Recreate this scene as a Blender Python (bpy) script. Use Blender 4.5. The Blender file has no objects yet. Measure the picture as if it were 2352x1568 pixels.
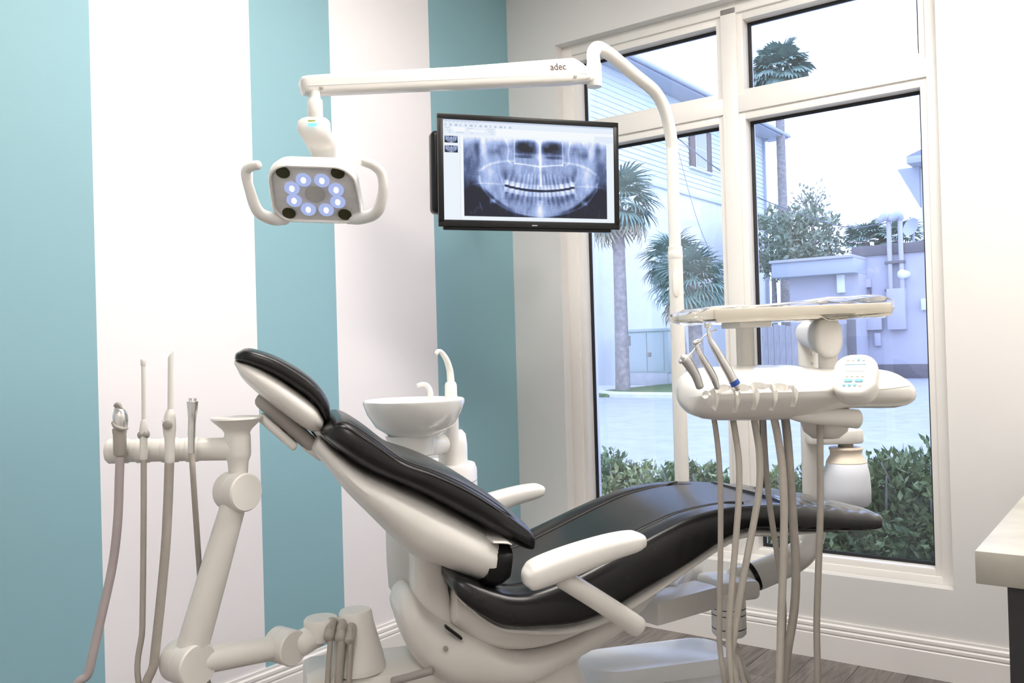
import bpy, bmesh, math, random
import numpy as np
from mathutils import Vector, Matrix

random.seed(7); rng = np.random.default_rng(7)
sc = bpy.context.scene
COL = sc.collection

# ------------------------------------------------------------------ camera
F_PX = 2033.66
YAW, PIT, ROL = [math.radians(a) for a in (36.594, 0.463, -1.630)]
CAM = np.array([2.6913, -3.6562, 1.30])
WV = np.array([-math.sin(YAW)*math.cos(PIT), math.cos(YAW)*math.cos(PIT), math.sin(PIT)])
R0 = np.array([math.cos(YAW), math.sin(YAW), 0.0]); U0 = np.cross(R0, WV)
RV = math.cos(ROL)*R0 + math.sin(ROL)*U0
UV = -math.sin(ROL)*R0 + math.cos(ROL)*U0
FH = np.array([-math.sin(YAW), math.cos(YAW), 0.0])
ZV = np.array([0, 0, 1.0]); XV = np.array([1.0, 0, 0]); YV = np.array([0, 1.0, 0])
cd = bpy.data.cameras.new('camera'); co = bpy.data.objects.new('camera', cd); COL.objects.link(co)
cd.sensor_width = 36.0; cd.lens = 36.0*F_PX/2352.0; cd.clip_start = 0.05; cd.clip_end = 400
m = Matrix(((RV[0], UV[0], -WV[0], CAM[0]), (RV[1], UV[1], -WV[1], CAM[1]), (RV[2], UV[2], -WV[2], CAM[2]), (0, 0, 0, 1)))
co.matrix_world = m
sc.camera = co

# ------------------------------------------------------------------ world, light levels, exposure
SKY_COLOR = (0.50, 0.61, 1.0); SKY_STRENGTH = 4.2
PANEL_COLOR = (1.0, 0.95, 0.895); PANEL_STRENGTH = 25.5
wd = bpy.data.worlds.new('overcast_sky'); sc.world = wd; wd.use_nodes = True
bg = wd.node_tree.nodes['Background']
bg.inputs[0].default_value = (*SKY_COLOR, 1); bg.inputs[1].default_value = SKY_STRENGTH
sc.view_settings.view_transform = 'Standard'; sc.view_settings.look = 'None'
sc.view_settings.exposure = 0.0; sc.view_settings.gamma = 1.0; sc.view_settings.use_curve_mapping = False
sc.cycles.max_bounces = 10; sc.cycles.transparent_max_bounces = 16

# ------------------------------------------------------------------ measuring helpers (lens of the photograph -> place)
def ray(px, py): return (px-1176)/F_PX*RV + (784-py)/F_PX*UV + WV
def at(px, py, z): return CAM + ray(px, py)*z
def on_y(px, py, Y):
    d = ray(px, py); return CAM + d*((Y-CAM[1])/d[1])
def on_x(px, py, X):
    d = ray(px, py); return CAM + d*((X-CAM[0])/d[0])
def on_z(px, py, Z):
    d = ray(px, py); return CAM + d*((Z-CAM[2])/d[2])

# ------------------------------------------------------------------ materials
MATS = {}
def mat(name, color, rough=0.5, metal=0.0, var=0.0, scale=20.0, bump=0.0, bscale=200.0, spec=0.5, coat=0.0, stretch=None):
    mt = bpy.data.materials.new(name); mt.use_nodes = True; nt = mt.node_tree; N = nt.nodes; L = nt.links
    b = N['Principled BSDF']; b.inputs['Roughness'].default_value = rough; b.inputs['Metallic'].default_value = metal
    b.inputs['Specular IOR Level'].default_value = spec; b.inputs['Coat Weight'].default_value = coat
    b.inputs['Coat Roughness'].default_value = 0.08
    tc = N.new('ShaderNodeTexCoord'); mp = N.new('ShaderNodeMapping'); L.new(tc.outputs['Object'], mp.inputs[0])
    if stretch: mp.inputs['Scale'].default_value = stretch
    n1 = N.new('ShaderNodeTexNoise'); n1.inputs['Scale'].default_value = scale; n1.inputs['Detail'].default_value = 4
    L.new(mp.outputs[0], n1.inputs['Vector'])
    rp = N.new('ShaderNodeValToRGB'); L.new(n1.outputs['Fac'], rp.inputs[0])
    c = np.array(color); a = np.clip(c*(1-var), 0, 1); d = np.clip(c*(1+var), 0, 1)
    rp.color_ramp.elements[0].position = 0.3; rp.color_ramp.elements[1].position = 0.7
    rp.color_ramp.elements[0].color = (*a, 1); rp.color_ramp.elements[1].color = (*d, 1)
    L.new(rp.outputs[0], b.inputs['Base Color'])
    if bump:
        n2 = N.new('ShaderNodeTexNoise'); n2.inputs['Scale'].default_value = bscale; n2.inputs['Detail'].default_value = 3
        L.new(mp.outputs[0], n2.inputs['Vector'])
        bp = N.new('ShaderNodeBump'); bp.inputs['Strength'].default_value = bump; bp.inputs['Distance'].default_value = 0.002
        L.new(n2.outputs['Fac'], bp.inputs['Height']); L.new(bp.outputs[0], b.inputs['Normal'])
    MATS[name] = mt
    return mt
def emit(name, color, strength):
    mt = bpy.data.materials.new(name); mt.use_nodes = True; nt = mt.node_tree
    nt.nodes.remove(nt.nodes['Principled BSDF']); e = nt.nodes.new('ShaderNodeEmission')
    e.inputs[0].default_value = (*color, 1); e.inputs[1].default_value = strength
    nt.links.new(e.outputs[0], nt.nodes['Material Output'].inputs[0]); return mt
def glass(name, tint, ior=1.5, rough=0.0, haze=0.0, hazecol=(1, 1, 1), boost=1.0):
    mt = bpy.data.materials.new(name); mt.use_nodes = True; nt = mt.node_tree; N = nt.nodes; L = nt.links
    N.remove(N['Principled BSDF'])
    t = N.new('ShaderNodeBsdfTransparent'); t.inputs[0].default_value = (*tint, 1)
    g = N.new('ShaderNodeBsdfGlossy'); g.inputs['Roughness'].default_value = rough
    f = N.new('ShaderNodeFresnel'); f.inputs[0].default_value = ior
    mu = N.new('ShaderNodeMath'); mu.operation = 'MULTIPLY'; mu.inputs[1].default_value = boost; mu.use_clamp = True
    L.new(f.outputs[0], mu.inputs[0])
    x = N.new('ShaderNodeMixShader'); L.new(mu.outputs[0], x.inputs[0]); L.new(t.outputs[0], x.inputs[1]); L.new(g.outputs[0], x.inputs[2])
    out = x
    if haze:
        d = N.new('ShaderNodeBsdfDiffuse'); d.inputs[0].default_value = (*hazecol, 1)
        y = N.new('ShaderNodeMixShader'); y.inputs[0].default_value = haze
        L.new(x.outputs[0], y.inputs[1]); L.new(d.outputs[0], y.inputs[2]); out = y
    L.new(out.outputs[0], N['Material Output'].inputs[0]); return mt

plastic = mat('warm_white_plastic', (0.78, 0.755, 0.71), 0.33, var=0.015, scale=6)
plastic_g = mat('gloss_white_plastic', (0.80, 0.78, 0.74), 0.16, var=0.01, scale=6)
greyplastic = mat('grey_plastic', (0.36, 0.34, 0.31), 0.45, var=0.03)
hose_m = mat('hose_rubber', (0.42, 0.385, 0.34), 0.5, var=0.05, scale=40)
hose_w = mat('pale_hose_rubber', (0.56, 0.52, 0.46), 0.45, var=0.04, scale=40)
leather = mat('black_upholstery', (0.010, 0.0095, 0.0095), 0.27, var=0.25, scale=30, bump=0.10, bscale=900, spec=0.42)
piping = mat('seam_piping', (0.055, 0.05, 0.047), 0.35, var=0.1)
blackp = mat('black_plastic', (0.008, 0.008, 0.008), 0.30, var=0.1, spec=0.25)
blackm = mat('dark_cabinet', (0.020, 0.019, 0.020), 0.45, var=0.1)
steel = mat('brushed_steel', (0.80, 0.79, 0.77), 0.22, metal=1.0, var=0.06, scale=60)
steel_d = mat('satin_steel', (0.66, 0.65, 0.63), 0.36, metal=1.0, var=0.06, scale=60)
ceramic = mat('glazed_ceramic', (0.83, 0.82, 0.79), 0.08, var=0.01, coat=0.5)
bluep = mat('blue_plastic', (0.03, 0.10, 0.42), 0.4, var=0.05)
tealp = mat('teal_key', (0.20, 0.47, 0.62), 0.4, var=0.05)
tank = mat('peach_key', (0.80, 0.66, 0.52), 0.4, var=0.05)
screenglass = mat('grey_display', (0.62, 0.68, 0.70), 0.15, var=0.03)
trimw = mat('trim_white', (0.84, 0.81, 0.78), 0.30, var=0.012, scale=4)
vinylw = mat('window_frame_white', (0.83, 0.80, 0.76), 0.32, var=0.012, scale=4)
gasket_m = mat('black_gasket', (0.012, 0.013, 0.018), 0.6, var=0.1)
wallgrey = mat('painted_wall_grey', (0.72, 0.705, 0.685), 0.7, var=0.012, scale=2.5, bump=0.04, bscale=120)
wallwhite = mat('painted_wall_white', (0.78, 0.75, 0.73), 0.7, var=0.012, scale=2.5, bump=0.04, bscale=120)
ceil_m = mat('ceiling_paint', (0.86, 0.85, 0.84), 0.8, var=0.01, scale=3, bump=0.05, bscale=60)
bottle_m = mat('frosted_bottle', (0.74, 0.77, 0.84), 0.35, var=0.01)
pane_m = glass('window_glass', (0.97, 0.985, 0.99), 1.52, haze=0.018, hazecol=(0.85, 0.85, 0.85))
film_m = glass('clear_film', (0.985, 0.985, 0.985), 1.35, rough=0.10, haze=0.05, boost=0.9)
lens_m = glass('clear_lens', (0.97, 0.97, 0.97), 1.45, rough=0.02)

def striped_wall():
    mt = bpy.data.materials.new('striped_wall_paint'); mt.use_nodes = True; nt = mt.node_tree; N = nt.nodes; L = nt.links
    b = N['Principled BSDF']; b.inputs['Roughness'].default_value = 0.62
    g = N.new('ShaderNodeNewGeometry'); s = N.new('ShaderNodeSeparateXYZ'); L.new(g.outputs['Position'], s.inputs[0])
    mr = N.new('ShaderNodeMapRange'); mr.inputs[1].default_value = 0; mr.inputs[2].default_value = -5
    L.new(s.outputs['Y'], mr.inputs[0])
    rp = N.new('ShaderNodeValToRGB'); rp.color_ramp.interpolation = 'CONSTANT'; L.new(mr.outputs[0], rp.inputs[0])
    teal = (0.25, 0.435, 0.485, 1); wh = (0.84, 0.81, 0.81, 1)
    ed = [(0, teal), (0.589, wh), (1.205, teal), (1.587, wh), (2.191, teal), (2.80, wh), (3.2, teal), (3.8, wh)]
    e = rp.color_ramp.elements
    e[0].position = 0; e[0].color = teal; e[1].position = 0.589/5; e[1].color = wh
    for p, c in ed[2:]:
        k = e.new(p/5); k.color = c
    n = N.new('ShaderNodeTexNoise'); n.inputs['Scale'].default_value = 3.0
    mx = N.new('ShaderNodeMixRGB'); mx.blend_type = 'MULTIPLY'; mx.inputs[0].default_value = 0.04
    L.new(rp.outputs[0], mx.inputs[1]); L.new(n.outputs['Fac'], mx.inputs[2]); L.new(mx.outputs[0], b.inputs['Base Color'])
    n2 = N.new('ShaderNodeTexNoise'); n2.inputs['Scale'].default_value = 150
    bp = N.new('ShaderNodeBump'); bp.inputs['Strength'].default_value = 0.05; bp.inputs['Distance'].default_value = 0.002
    L.new(n2.outputs['Fac'], bp.inputs['Height']); L.new(bp.outputs[0], b.inputs['Normal'])
    return mt
stripe_m = striped_wall()

def plank_mat():
    mt = bpy.data.materials.new('grey_oak_plank'); mt.use_nodes = True; nt = mt.node_tree; N = nt.nodes; L = nt.links
    b = N['Principled BSDF']; b.inputs['Roughness'].default_value = 0.42
    tc = N.new('ShaderNodeTexCoord'); oi = N.new('ShaderNodeObjectInfo')
    ad = N.new('ShaderNodeVectorMath'); ad.operation = 'ADD'; L.new(tc.outputs['Object'], ad.inputs[0])
    cb = N.new('ShaderNodeCombineXYZ'); ml = N.new('ShaderNodeMath'); ml.operation = 'MULTIPLY'; ml.inputs[1].default_value = 37
    L.new(oi.outputs['Random'], ml.inputs[0]); L.new(ml.outputs[0], cb.inputs[0]); L.new(cb.outputs[0], ad.inputs[1])
    mp = N.new('ShaderNodeMapping'); mp.inputs['Scale'].default_value = (22, 2.2, 5); L.new(ad.outputs[0], mp.inputs[0])
    n = N.new('ShaderNodeTexNoise'); n.inputs['Scale'].default_value = 1.6; n.inputs['Detail'].default_value = 8; n.inputs['Distortion'].default_value = 1.2
    L.new(mp.outputs[0], n.inputs['Vector'])
    rp = N.new('ShaderNodeValToRGB'); L.new(n.outputs['Fac'], rp.inputs[0]); e = rp.color_ramp.elements
    e[0].position = 0.28; e[0].color = (0.075, 0.064, 0.058, 1); e[1].position = 0.72; e[1].color = (0.235, 0.205, 0.188, 1)
    hs = N.new('ShaderNodeHueSaturation'); L.new(rp.outputs[0], hs.inputs['Color'])
    mr = N.new('ShaderNodeMapRange'); mr.inputs[3].default_value = 0.85; mr.inputs[4].default_value = 1.15
    L.new(oi.outputs['Random'], mr.inputs[0]); L.new(mr.outputs[0], hs.inputs['Value']); L.new(hs.outputs[0], b.inputs['Base Color'])
    bp = N.new('ShaderNodeBump'); bp.inputs['Strength'].default_value = 0.15; bp.inputs['Distance'].default_value = 0.002
    L.new(n.outputs['Fac'], bp.inputs['Height']); L.new(bp.outputs[0], b.inputs['Normal'])
    return mt
plank_m = plank_mat()

# ------------------------------------------------------------------ geometry helpers: a geo is (verts Nx3, faces)
def merge(*gs):
    V = []; Fc = []; o = 0
    for v, f in gs:
        V.append(np.asarray(v, float)); Fc += [tuple(i+o for i in q) for q in f]; o += len(v)
    return np.concatenate(V), Fc
def loft(rings, cap=True):
    n = len(rings[0]); V = np.concatenate([np.asarray(r, float) for r in rings]); Fc = []
    for i in range(len(rings)-1):
        for j in range(n):
            k = (j+1) % n; Fc.append((i*n+j, i*n+k, (i+1)*n+k, (i+1)*n+j))
    if cap:
        Fc.append(tuple(range(n-1, -1, -1))); b = (len(rings)-1)*n; Fc.append(tuple(range(b, b+n)))
    return V, Fc
def sring(c, A, B, ra, rb, n=2.0, seg=24, ab=None):
    """superellipse ring round c; A,B unit axes; ab scales the A radius of the lower (negative B) half"""
    t = np.linspace(0, 2*math.pi, seg, endpoint=False); ca = np.cos(t); sa = np.sin(t)
    x = np.sign(ca)*np.abs(ca)**(2/n)*ra; y = np.sign(sa)*np.abs(sa)**(2/n)*rb
    if ab is not None: x = np.where(sa < 0, x*(1-(1-ab)*np.abs(sa)**1.0), x)
    return np.asarray(c)[None] + x[:, None]*np.asarray(A)[None] + y[:, None]*np.asarray(B)[None]
def catmull(P, sub=8, closed=False):
    P = [np.asarray(p, float) for p in P]; n = len(P); out = []
    if n < 3 and not closed: return np.array(P)
    rngi = range(n) if closed else range(n-1)
    for i in rngi:
        g = lambda k: P[k % n] if closed else (P[k] if 0 <= k < n else (2*P[0]-P[1] if k < 0 else 2*P[-1]-P[-2]))
        p0, p1, p2, p3 = g(i-1), g(i), g(i+1), g(i+2)
        for t in np.linspace(0, 1, sub, endpoint=False):
            out.append(0.5*((2*p1)+(-p0+p2)*t+(2*p0-5*p1+4*p2-p3)*t*t+(-p0+3*p1-3*p2+p3)*t**3))
    if not closed: out.append(P[-1])
    return np.array(out)
def unit(v): v = np.asarray(v, float); return v/np.linalg.norm(v)
def perp(d):
    d = unit(d); a = np.cross(d, ZV if abs(d[2]) < 0.9 else XV); a = unit(a); return a, np.cross(d, a)
def tube(P, r, seg=12, sub=6, dome=True, smooth=True):
    P = [np.asarray(p, float) for p in P]; rr = [r]*len(P) if np.isscalar(r) else list(r)
    if smooth and len(P) > 2:
        Q = catmull([np.append(p, q) for p, q in zip(P, rr)], sub); C = Q[:, :3]; Rr = np.abs(Q[:, 3])
    else: C = np.array(P); Rr = np.array(rr, float)
    T = np.gradient(C, axis=0); T = T/np.linalg.norm(T, axis=1)[:, None]
    a, b = perp(T[0]); rings = []; th = np.linspace(0, 2*math.pi, seg, endpoint=False)
    def rg(c, a, b, q): return c[None]+q*(np.cos(th)[:, None]*a[None]+np.sin(th)[:, None]*b[None])
    frames = []
    for i in range(len(C)):
        a = unit(a-T[i]*(a@T[i])); b = np.cross(T[i], a); frames.append((a, b))
    if dome:
        a, b = frames[0]
        for k in (0.25, 0.62, 0.9): rings.append(rg(C[0]-T[0]*Rr[0]*math.sqrt(1-k*k)*dome*0.6, a, b, Rr[0]*k))
    for i in range(len(C)): rings.append(rg(C[i], *frames[i], Rr[i]))
    if dome:
        a, b = frames[-1]
        for k in (0.9, 0.62, 0.25): rings.append(rg(C[-1]+T[-1]*Rr[-1]*math.sqrt(1-k*k)*dome*0.6, a, b, Rr[-1]*k))
    return loft(rings)
def lathe(prof, o, axis, seg=28, sx=1.0, A=None):
    axis = unit(axis)
    if A is None: a, b = perp(axis)
    else: a = unit(np.asarray(A)-axis*(np.asarray(A)@axis)); b = np.cross(axis, a)
    th = np.linspace(0, 2*math.pi, seg, endpoint=False)
    rings = [np.asarray(o)[None]+axis[None]*h+max(r, 1e-5)*(sx*np.cos(th)[:, None]*a[None]+np.sin(th)[:, None]*b[None]) for r, h in prof]
    return loft(rings)
def rbox(c, dims, bev=0.004, ax=None, segs=2):
    bm = bmesh.new(); bmesh.ops.create_cube(bm, size=1.0)
    for v in bm.verts: v.co = Vector((v.co.x*dims[0], v.co.y*dims[1], v.co.z*dims[2]))
    if bev: bmesh.ops.bevel(bm, geom=list(bm.edges), offset=min(bev, 0.49*min(dims)), segments=segs, affect='EDGES', profile=0.5)
    V = np.array([v.co[:] for v in bm.verts]); bm.verts.index_update(); Fc = [tuple(v.index for v in f.verts) for f in bm.faces]; bm.free()
    if ax is not None: V = V@np.array(ax)
    return V+np.asarray(c)[None], Fc
def box(x0, x1, y0, y1, z0, z1, bev=0.0):
    return rbox(((x0+x1)/2, (y0+y1)/2, (z0+z1)/2), (x1-x0, y1-y0, z1-z0), bev)
def prism(poly, o, A, B, N, t0, t1, bev=0.0, segs=2):
    """polygon (a,b) in plane A,B extruded along N from t0 to t1"""
    bm = bmesh.new(); vs = [bm.verts.new(Vector((p[0], p[1], t0))) for p in poly]; f = bm.faces.new(vs)
    r = bmesh.ops.extrude_face_region(bm, geom=[f]); top = [g for g in r['geom'] if isinstance(g, bmesh.types.BMVert)]
    for v in top: v.co.z = t1
    if bev:
        ed = [e for e in bm.edges if abs(e.verts[0].co.z-e.verts[1].co.z) < 1e-6]
        bmesh.ops.bevel(bm, geom=ed, offset=bev, segments=segs, affect='EDGES', profile=0.5)
    bmesh.ops.recalc_face_normals(bm, faces=list(bm.faces))
    bm.verts.index_update(); V = np.array([v.co[:] for v in bm.verts]); Fc = [tuple(v.index for v in f.verts) for f in bm.faces]; bm.free()
    return np.asarray(o)[None]+V[:, :1]*np.asarray(A)[None]+V[:, 1:2]*np.asarray(B)[None]+V[:, 2:]*np.asarray(N)[None], Fc
def rrect(w, h, r, k=5):
    out = []
    for cx, cy, a0 in ((w/2-r, h/2-r, 0), (-w/2+r, h/2-r, 90), (-w/2+r, -h/2+r, 180), (w/2-r, -h/2+r, 270)):
        for i in range(k+1):
            a = math.radians(a0+90*i/k); out.append((cx+r*math.cos(a), cy+r*math.sin(a)))
    return out

WL = {}   # world location of every object made, for parenting
def empty(name, loc):
    o = bpy.data.objects.new(name, None); COL.objects.link(o); o.location = loc; o.empty_display_size = 0.05
    WL[o.name] = np.asarray(loc, float); return o
def mk(name, geo, mt, parent=None, sharp=42, origin=None):
    V, Fc = geo; V = np.asarray(V, float)
    c = (V.min(0)+V.max(0))/2 if origin is None else np.asarray(origin, float)
    me = bpy.data.meshes.new(name); me.from_pydata((V-c).tolist(), [], Fc)
    bm = bmesh.new(); bm.from_mesh(me); bmesh.ops.recalc_face_normals(bm, faces=list(bm.faces)); bm.to_mesh(me); bm.free()
    me.materials.append(mt); me.shade_smooth(); me.set_sharp_from_angle(angle=math.radians(sharp)); me.update()
    o = bpy.data.objects.new(name, me); COL.objects.link(o)
    place(o, c, parent); return o
def place(o, c, parent):
    c = np.asarray(c, float); WL[o.name] = c
    if parent is not None: o.parent = parent; o.location = c-WL[parent.name]
    else: o.location = c
def copy_at(src, c, parent, rot=None, scale=None):
    o = src.copy(); COL.objects.link(o); o.parent = None; place(o, c, parent)
    if rot is not None: o.rotation_euler = rot
    if scale is not None: o.scale = scale
    return o
def tag(o, label, cat, group=None, kind=None):
    o['label'] = label; o['category'] = cat
    if group: o['group'] = group
    if kind: o['kind'] = kind
    return o
def struct(o, label, cat): return tag(o, label, cat, kind='structure')

# ================================================================== ROOM
RX, RY, RZ = 3.25, -4.7, 3.2          # right wall, back wall, ceiling
OX0, OX1, OZ0, OZ1 = 0.291, 2.013, 0.344, 2.792   # window opening
struct(mk('wall_left', box(-0.15, 0, RY, 0.2, -0.2, RZ), stripe_m), 'wall painted with wide vertical teal and white stripes', 'wall')
struct(mk('wall_window', merge(box(0, OX0, 0, 0.2, -0.2, RZ), box(OX1, RX, 0, 0.2, -0.2, RZ), box(OX0, OX1, 0, 0.2, -0.2, OZ0), box(OX0, OX1, 0, 0.2, OZ1, RZ)), wallgrey), 'pale grey wall around the large window', 'wall')
struct(mk('wall_right', box(RX, RX+0.15, RY, 0.2, -0.2, RZ), wallgrey), 'pale grey side wall behind the worktop', 'wall')
struct(mk('wall_back', box(-0.15, RX+0.15, RY-0.15, RY, -0.2, RZ), wallwhite), 'plain white wall behind the viewer', 'wall')
struct(mk('ceiling', box(-0.15, RX+0.15, RY-0.15, 0.2, RZ, RZ+0.15), ceil_m), 'white painted ceiling of the treatment room', 'ceiling')
fl = struct(mk('floor', box(0, RX, RY, 0, -0.2, -0.012), blackm), 'grey oak plank floor of the treatment room', 'floor')
PW = 0.185
pk = {}
for i in range(int(math.ceil(RX/PW))):
    x0 = i*PW; x1 = min(RX, x0+PW); y = RY - random.random()*1.0
    while y < -0.001:
        y1 = min(0.0, y+1.22); ya = max(y, RY)
        if y1 > RY+0.02:
            mk('plank', rbox(((x0+x1)/2, (ya+y1)/2, -0.006), (x1-x0-0.0012, y1-ya-0.0012, 0.012), 0.0012, segs=1), plank_m, fl)
        y += 1.22

bprof = [(0, 0), (0.016, 0), (0.016, 0.098), (0.0125, 0.103), (0.0165, 0.109), (0.0165, 0.119), (0.010, 0.125), (0.0145, 0.131), (0.0145, 0.141), (0.008, 0.147), (0.008, 0.157), (0, 0.157)]
struct(mk('baseboard_window', prism([(a, b) for a, b in bprof], (0, 0, 0), -YV, ZV, XV, 0.0165, 2.47), trimw, sharp=25), 'moulded white baseboard under the window', 'baseboard')
struct(mk('baseboard_left', prism([(a, b) for a, b in bprof], (0, 0, 0), XV, ZV, -YV, 0.0, -RY), trimw, sharp=25), 'moulded white baseboard along the striped wall', 'baseboard')

# ---- window
win = empty('window_1', (1.15, 0.1, OZ0)); struct(win, 'large white framed window of four panes', 'window')
def ringbox(x0, x1, z0, z1, wl, wr, wb, wt, y0, y1, bev=0.0015):
    return merge(box(x0, x0+wl, y0, y1, z0, z1, bev), box(x1-wr, x1, y0, y1, z0, z1, bev), box(x0+wl-0.001, x1-wr+0.001, y0, y1, z0, z0+wb, bev), box(x0+wl-0.001, x1-wr+0.001, y0, y1, z1-wt, z1, bev))
FY = 0.06
CX = [(0.349, 1.131), (1.202, 1.963)]; RZS = [(0.372, 2.307), (2.380, 2.745)]
mk('frame', ringbox(OX0, OX1, OZ0, OZ1, 0.058, 0.050, 0.028, 0.047, FY, 0.19), vinylw, win)
mk('mullion', box(1.131, 1.202, FY, 0.188, OZ0+0.02, OZ1-0.02, 0.002), vinylw, win)
for (x0, x1) in CX: mk('transom', box(x0-0.002, x1+0.002, FY+0.001, 0.187, 2.307, 2.380, 0.003), vinylw, win)
for (x0, x1) in CX:
    for (z0, z1) in RZS:
        p = mk('pane', box(x0+0.024, x1-0.024, 0.140, 0.146, z0+0.024, z1-0.024), pane_m, win)
        mk('glazing_bead', ringbox(x0-0.001, x1+0.001, z0-0.001, z1+0.001, 0.027, 0.027, 0.027, 0.034, FY+0.013, 0.186), vinylw, p)
        mk('gasket', ringbox(x0+0.024, x1-0.024, z0+0.024, z1-0.031, 0.017, 0.017, 0.016, 0.016, 0.130, 0.139, 0.001), gasket_m, p)

# ---- ceiling panels (the room's own lamps, and an added fill panel behind the viewer)
def ceiling_panel(x, y, w, d, label):
    t = empty('ceiling_light', (x, y, RZ)); tag(t, label, 'ceiling light', 'flat ceiling panel lights')
    mk('frame', ringbox_h(x, y, w, d), trimw, t)
    mk('diffuser', box(x-w/2+0.02, x+w/2-0.02, y-d/2+0.02, y+d/2-0.02, RZ-0.022, RZ-0.012), emit('panel_glow', PANEL_COLOR, PANEL_STRENGTH), t)
def ringbox_h(x, y, w, d):
    a = 0.025
    return merge(box(x-w/2, x-w/2+a, y-d/2, y+d/2, RZ-0.03, RZ-0.001), box(x+w/2-a, x+w/2, y-d/2, y+d/2, RZ-0.03, RZ-0.001),
                 box(x-w/2+a, x+w/2-a, y-d/2, y-d/2+a, RZ-0.03, RZ-0.001), box(x-w/2+a, x+w/2-a, y+d/2-a, y+d/2, RZ-0.03, RZ-0.001))
ceiling_panel(1.22, -1.95, 0.6, 1.2, 'flat white ceiling panel light nearest the striped wall')
ceiling_panel(2.55, -1.35, 0.6, 1.2, 'flat white ceiling panel light on the worktop side')
ceiling_panel(2.55, -4.2, 0.6, 0.6, 'small square ceiling panel added as fill light behind the viewer')  # added fill lamp, lifts the faces turned towards the camera

# ================================================================== DENTAL CHAIR
TH = math.radians(15)
CO = CAM+R0*0.216+FH*2.27; CO[2] = 0
E1 = math.cos(TH)*R0+math.sin(TH)*FH       # towards the feet
E2 = -math.sin(TH)*R0+math.cos(TH)*FH      # towards the patient's left (the window side)
def ch(s, l, z): return CO+E1*s+E2*l+ZV*z
chair = empty('dental_chair', ch(0, 0, 0))
tag(chair, 'reclined dental chair with black upholstery and off-white shells', 'dental chair')

def resample(st, sub=4):
    return catmull([np.array(sum([list(x) if isinstance(x, tuple) else [x] for x in s], [])) for s in st], sub)
def slab(st, n=2.8, seg=36, wb=None, sub=4, l0=0.0, round_ends=True):
    """loft of stations ((s,z) bottom, (s,z) top, halfwidth)"""
    rings = []; Q = resample(st, sub)
    for i, q in enumerate(Q):
        b = ch(q[0], l0, q[1]); t = ch(q[2], l0, q[3]); c = (b+t)/2; h = np.linalg.norm(t-b)/2
        rings.append(sring(c, E2, unit(t-b), max(q[4], 0.003), h, n, seg, wb))
    if round_ends:
        def shrink(r, k, d): c = r.mean(0); return c+(r-c)*k+d
        d0 = rings[0].mean(0)-rings[1].mean(0); d1 = rings[-1].mean(0)-rings[-2].mean(0)
        rings = [shrink(rings[0], 0.6, unit(d0)*0.006), shrink(rings[0], 0.86, unit(d0)*0.003)]+rings+[shrink(rings[-1], 0.86, unit(d1)*0.003), shrink(rings[-1], 0.6, unit(d1)*0.006)]
    return loft(rings)

hr = mk('headrest', slab([((-.879, 1.289), (-.876, 1.311), .10), ((-.855, 1.281), (-.852, 1.3185), .117), ((-.80, 1.256), (-.797, 1.300), .128), ((-.75, 1.220), (-.742, 1.267), .13),
    ((-.713, 1.188), (-.702, 1.230), .127), ((-.695, 1.156), (-.679, 1.188), .116), ((-.690, 1.139), (-.677, 1.153), .092)], 3.6), leather, chair)
mk('headrest_shell', slab([((-.882, 1.276), (-.879, 1.291), .09), ((-.868, 1.248), (-.842, 1.2805), .116), ((-.829, 1.208), (-.792, 1.251), .130), ((-.758, 1.148), (-.743, 1.214), .135),
    ((-.724, 1.124), (-.710, 1.184), .130), ((-.703, 1.122), (-.693, 1.156), .105)], 3.2, wb=0.85), plastic, chair)
for k in (-1, 1):   # stitched seam round the headrest
    mk('seam', tube([ch(-.868, .085*k, 1.307), ch(-.84, .112*k, 1.3075), ch(-.795, .124*k, 1.286), ch(-.742, .128*k, 1.251), ch(-.703, .124*k, 1.216)], 0.0017, 6), piping, hr)
def obox(p0, p1, wid, thick, bev, l):
    a = ch(p0[0], l, p0[1]); b = ch(p1[0], l, p1[1]); d = unit(b-a); n = np.cross(d, E2)
    return rbox((a+b)/2, (np.linalg.norm(b-a), wid, thick), bev, ax=[d, E2, n], segs=3)
mk('headrest_lever', obox((-.838, 1.208), (-.712, 1.083), .085, .034, .016, -.02), greyplastic, chair)
mk('headrest_tab', obox((-.835, 1.166), (-.755, 1.088), .07, .018, .008, -.05), plastic, chair)
mk('headrest_pivot', tube([ch(-.775, -.03, 1.13), ch(-.775, .03, 1.13)], .013, 12), blackp, chair)
mk('headrest_bracket', obox((-.725, 1.15), (-.665, 1.07), .07, .028, .006, 0.0), steel_d, chair)
mk('bracket_cover', obox((-.735, 1.098), (-.690, 1.062), .11, .03, .008, 0.0), plastic, chair)

bk = mk('backrest', slab([((-.697, 1.117), (-.691, 1.140), .165), ((-.687, 1.104), (-.673, 1.1585), .195), ((-.655, 1.075), (-.645, 1.161), .212), ((-.615, 1.045), (-.600, 1.132), .222),
    ((-.575, 1.023), (-.560, 1.098), .228), ((-.530, 1.003), (-.528, 1.0755), .234), ((-.47, .971), (-.47, 1.053), .243), ((-.40, .928), (-.40, 1.018), .248), ((-.33, .885), (-.33, .970), .248),
    ((-.285, .855), (-.280, .928), .244), ((-.262, .842), (-.256, .906), .242), ((-.249, .838), (-.244, .889), .234)], 3.4), leather, chair)
top = [(-.672, 1.150), (-.645, 1.150), (-.60, 1.119), (-.56, 1.086), (-.528, 1.064), (-.47, 1.041), (-.40, 1.005), (-.33, .957), (-.285, .915)]
wd_ = [.19, .206, .216, .222, .228, .237, .242, .242, .23]
for k in (-1, 1):
    for off in (0.0, 0.009):
        mk('seam', tube([ch(s, k*(w-.003+off*.75), z-off*1.25) for (s, z), w in zip(top, wd_)], 0.0018, 6), piping, bk)
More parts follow.
